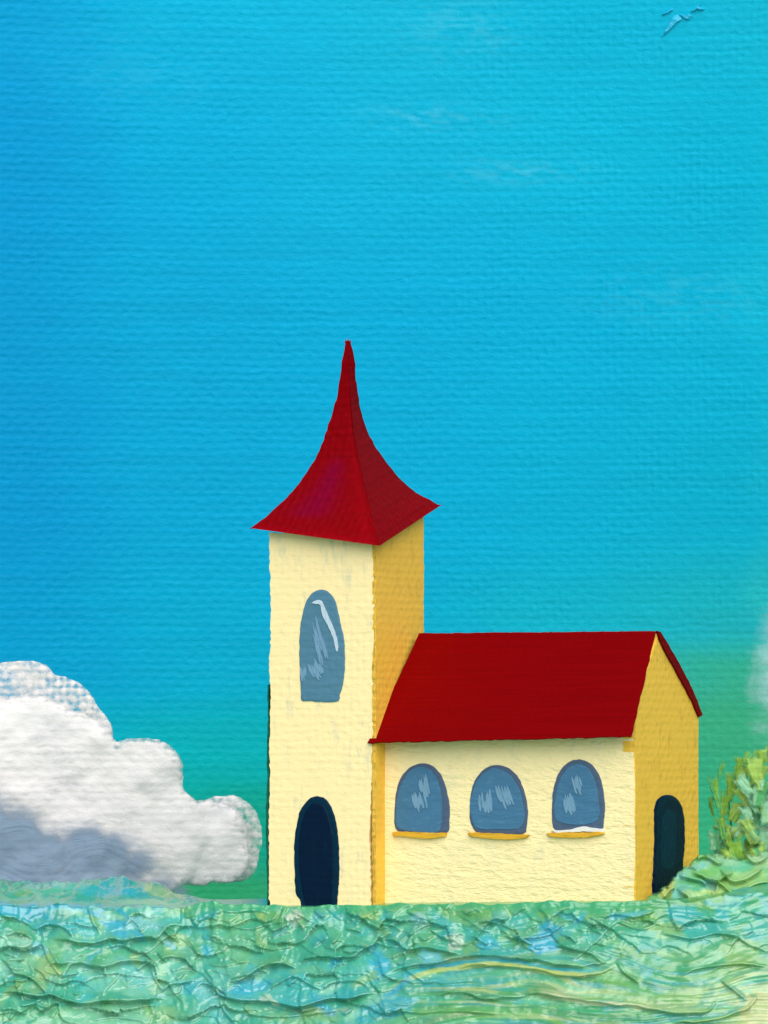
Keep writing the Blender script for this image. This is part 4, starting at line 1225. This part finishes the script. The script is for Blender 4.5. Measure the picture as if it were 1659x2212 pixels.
def build_shrub():
    OL, YG, MG, PM, DK = [lin(c) for c in ((120, 166, 62), (156, 194, 96), (88, 172, 108), (140, 198, 160), (68, 152, 70))]
    L_ = [(1548, 1715, 80, 10, 26, -.15, OL, MG), (1566, 1740, 60, 14, 30, .2, OL, YG), (1560, 1790, 60, 8, 24, -.1, OL, MG), (1582, 1700, 66, 16, 40, .3, OL, YG),
          (1602, 1668, 64, 22, 44, .1, OL, YG), (1632, 1665, 70, 30, 50, -.2, OL, YG), (1588, 1755, 50, 20, 44, .5, YG, OL), (1612, 1725, 60, 22, 46, -.4, YG, PM),
          (1640, 1715, 60, 26, 40, .2, PM, MG), (1575, 1812, 56, 16, 34, .3, OL, YG), (1604, 1790, 58, 24, 50, .8, YG, PM), (1590, 1835, 50, 22, 46, -.3, OL, MG),
          (1632, 1770, 64, 24, 44, .1, MG, PM), (1652, 1755, 60, 24, 40, -.1, PM, YG), (1622, 1825, 60, 26, 50, .5, YG, OL), (1650, 1815, 60, 26, 44, .1, PM, MG),
          (1640, 1850, 50, 26, 50, -.5, YG, MG), (1548, 1850, 40, 10, 36, .6, YG, PM), (1608, 1860, 50, 24, 44, .3, OL, YG), (1570, 1850, 44, 14, 30, -.4, DK, OL),
          (1690, 1690, 80, 30, 60, .1, OL, YG), (1700, 1770, 80, 30, 60, -.2, YG, PM), (1690, 1840, 80, 30, 60, .2, OL, MG), (1730, 1720, 80, 30, 60, .1, OL, YG),
          (1612, 1640, 36, 10, 26, .4, OL, MG), (1645, 1635, 44, 16, 36, -.1, OL, YG), (1536, 1745, 50, 5, 14, -.2, OL, MG), (1555, 1665, 44, 5, 16, .1, OL, MG)]
    g_ = np.random.default_rng(3)
    for _ in range(46):
        cx = g_.uniform(1545, 1720); lo = np.interp(cx, [1545, 1600, 1650, 1720], [1780, 1690, 1640, 1630])
        cy = g_.uniform(lo, 1890); w = g_.uniform(16, 44)
        L_.append((cx, cy, g_.uniform(24, 56), w * .5, w, g_.uniform(-.9, .9), [OL, YG, MG, PM, YG][g_.integers(0, 5)], [YG, PM, MG][g_.integers(0, 3)]))
    V, F, C, U, T = [], [], [], [], []
    for i, (cx, cy, ln, w0, w1, an, a, b) in enumerate(L_):
        fan(cx, cy, ln, w0, w1, an, 1.0 + (i * 7 % 11) * .07, a, b, V, F, C, U, T, i + 3)
    base = np.array([10.2, 1.3, .4])
    root = bpy.data.objects.new("shrub", None); COL.objects.link(root); root.location = base; root.empty_display_size = .3
    tag(root, "loose upright shrub of separate olive-green strokes right of the ochre gable", "shrub")
    o = mesh_obj("foliage", np.array(V) - base, F, dab_paint, None, uv=U, col=np.array(C), smooth=True, attr={"thin": T})
    o.parent = root
    V, F, U, C = [], [], [], []
    for pts in ([(1590, 1960), (1585, 1850), (1575, 1740), (1572, 1690)], [(1625, 1960), (1628, 1840), (1630, 1740), (1638, 1680)], [(1690, 1960), (1690, 1830), (1695, 1740), (1705, 1700)]):
        P = catmull(pts, 10); b0 = len(V)
        for i, p in enumerate(P):
            x, z = W(p[0], p[1], 1.95); r = .05 * (1 - .7 * i / len(P))
            for q in range(6):
                V.append((x + r * math.cos(q * 1.047), 1.95 + r * math.sin(q * 1.047), z)); U.append((x / PITCH, z / PITCH)); C.append(lin((74, 150, 80)))
        for i in range(len(P) - 1):
            for q in range(6):
                F.append((b0 + i * 6 + q, b0 + i * 6 + (q + 1) % 6, b0 + (i + 1) * 6 + (q + 1) % 6, b0 + (i + 1) * 6 + q))
        F.append([b0 + (len(P) - 1) * 6 + q for q in range(6)]); F.append([b0 + 5 - q for q in range(6)])
    o = mesh_obj("stem", np.array(V) - base, F, leaf_paint, None, uv=U, col=np.array(C), smooth=True)
    o.parent = root


build_shrub()
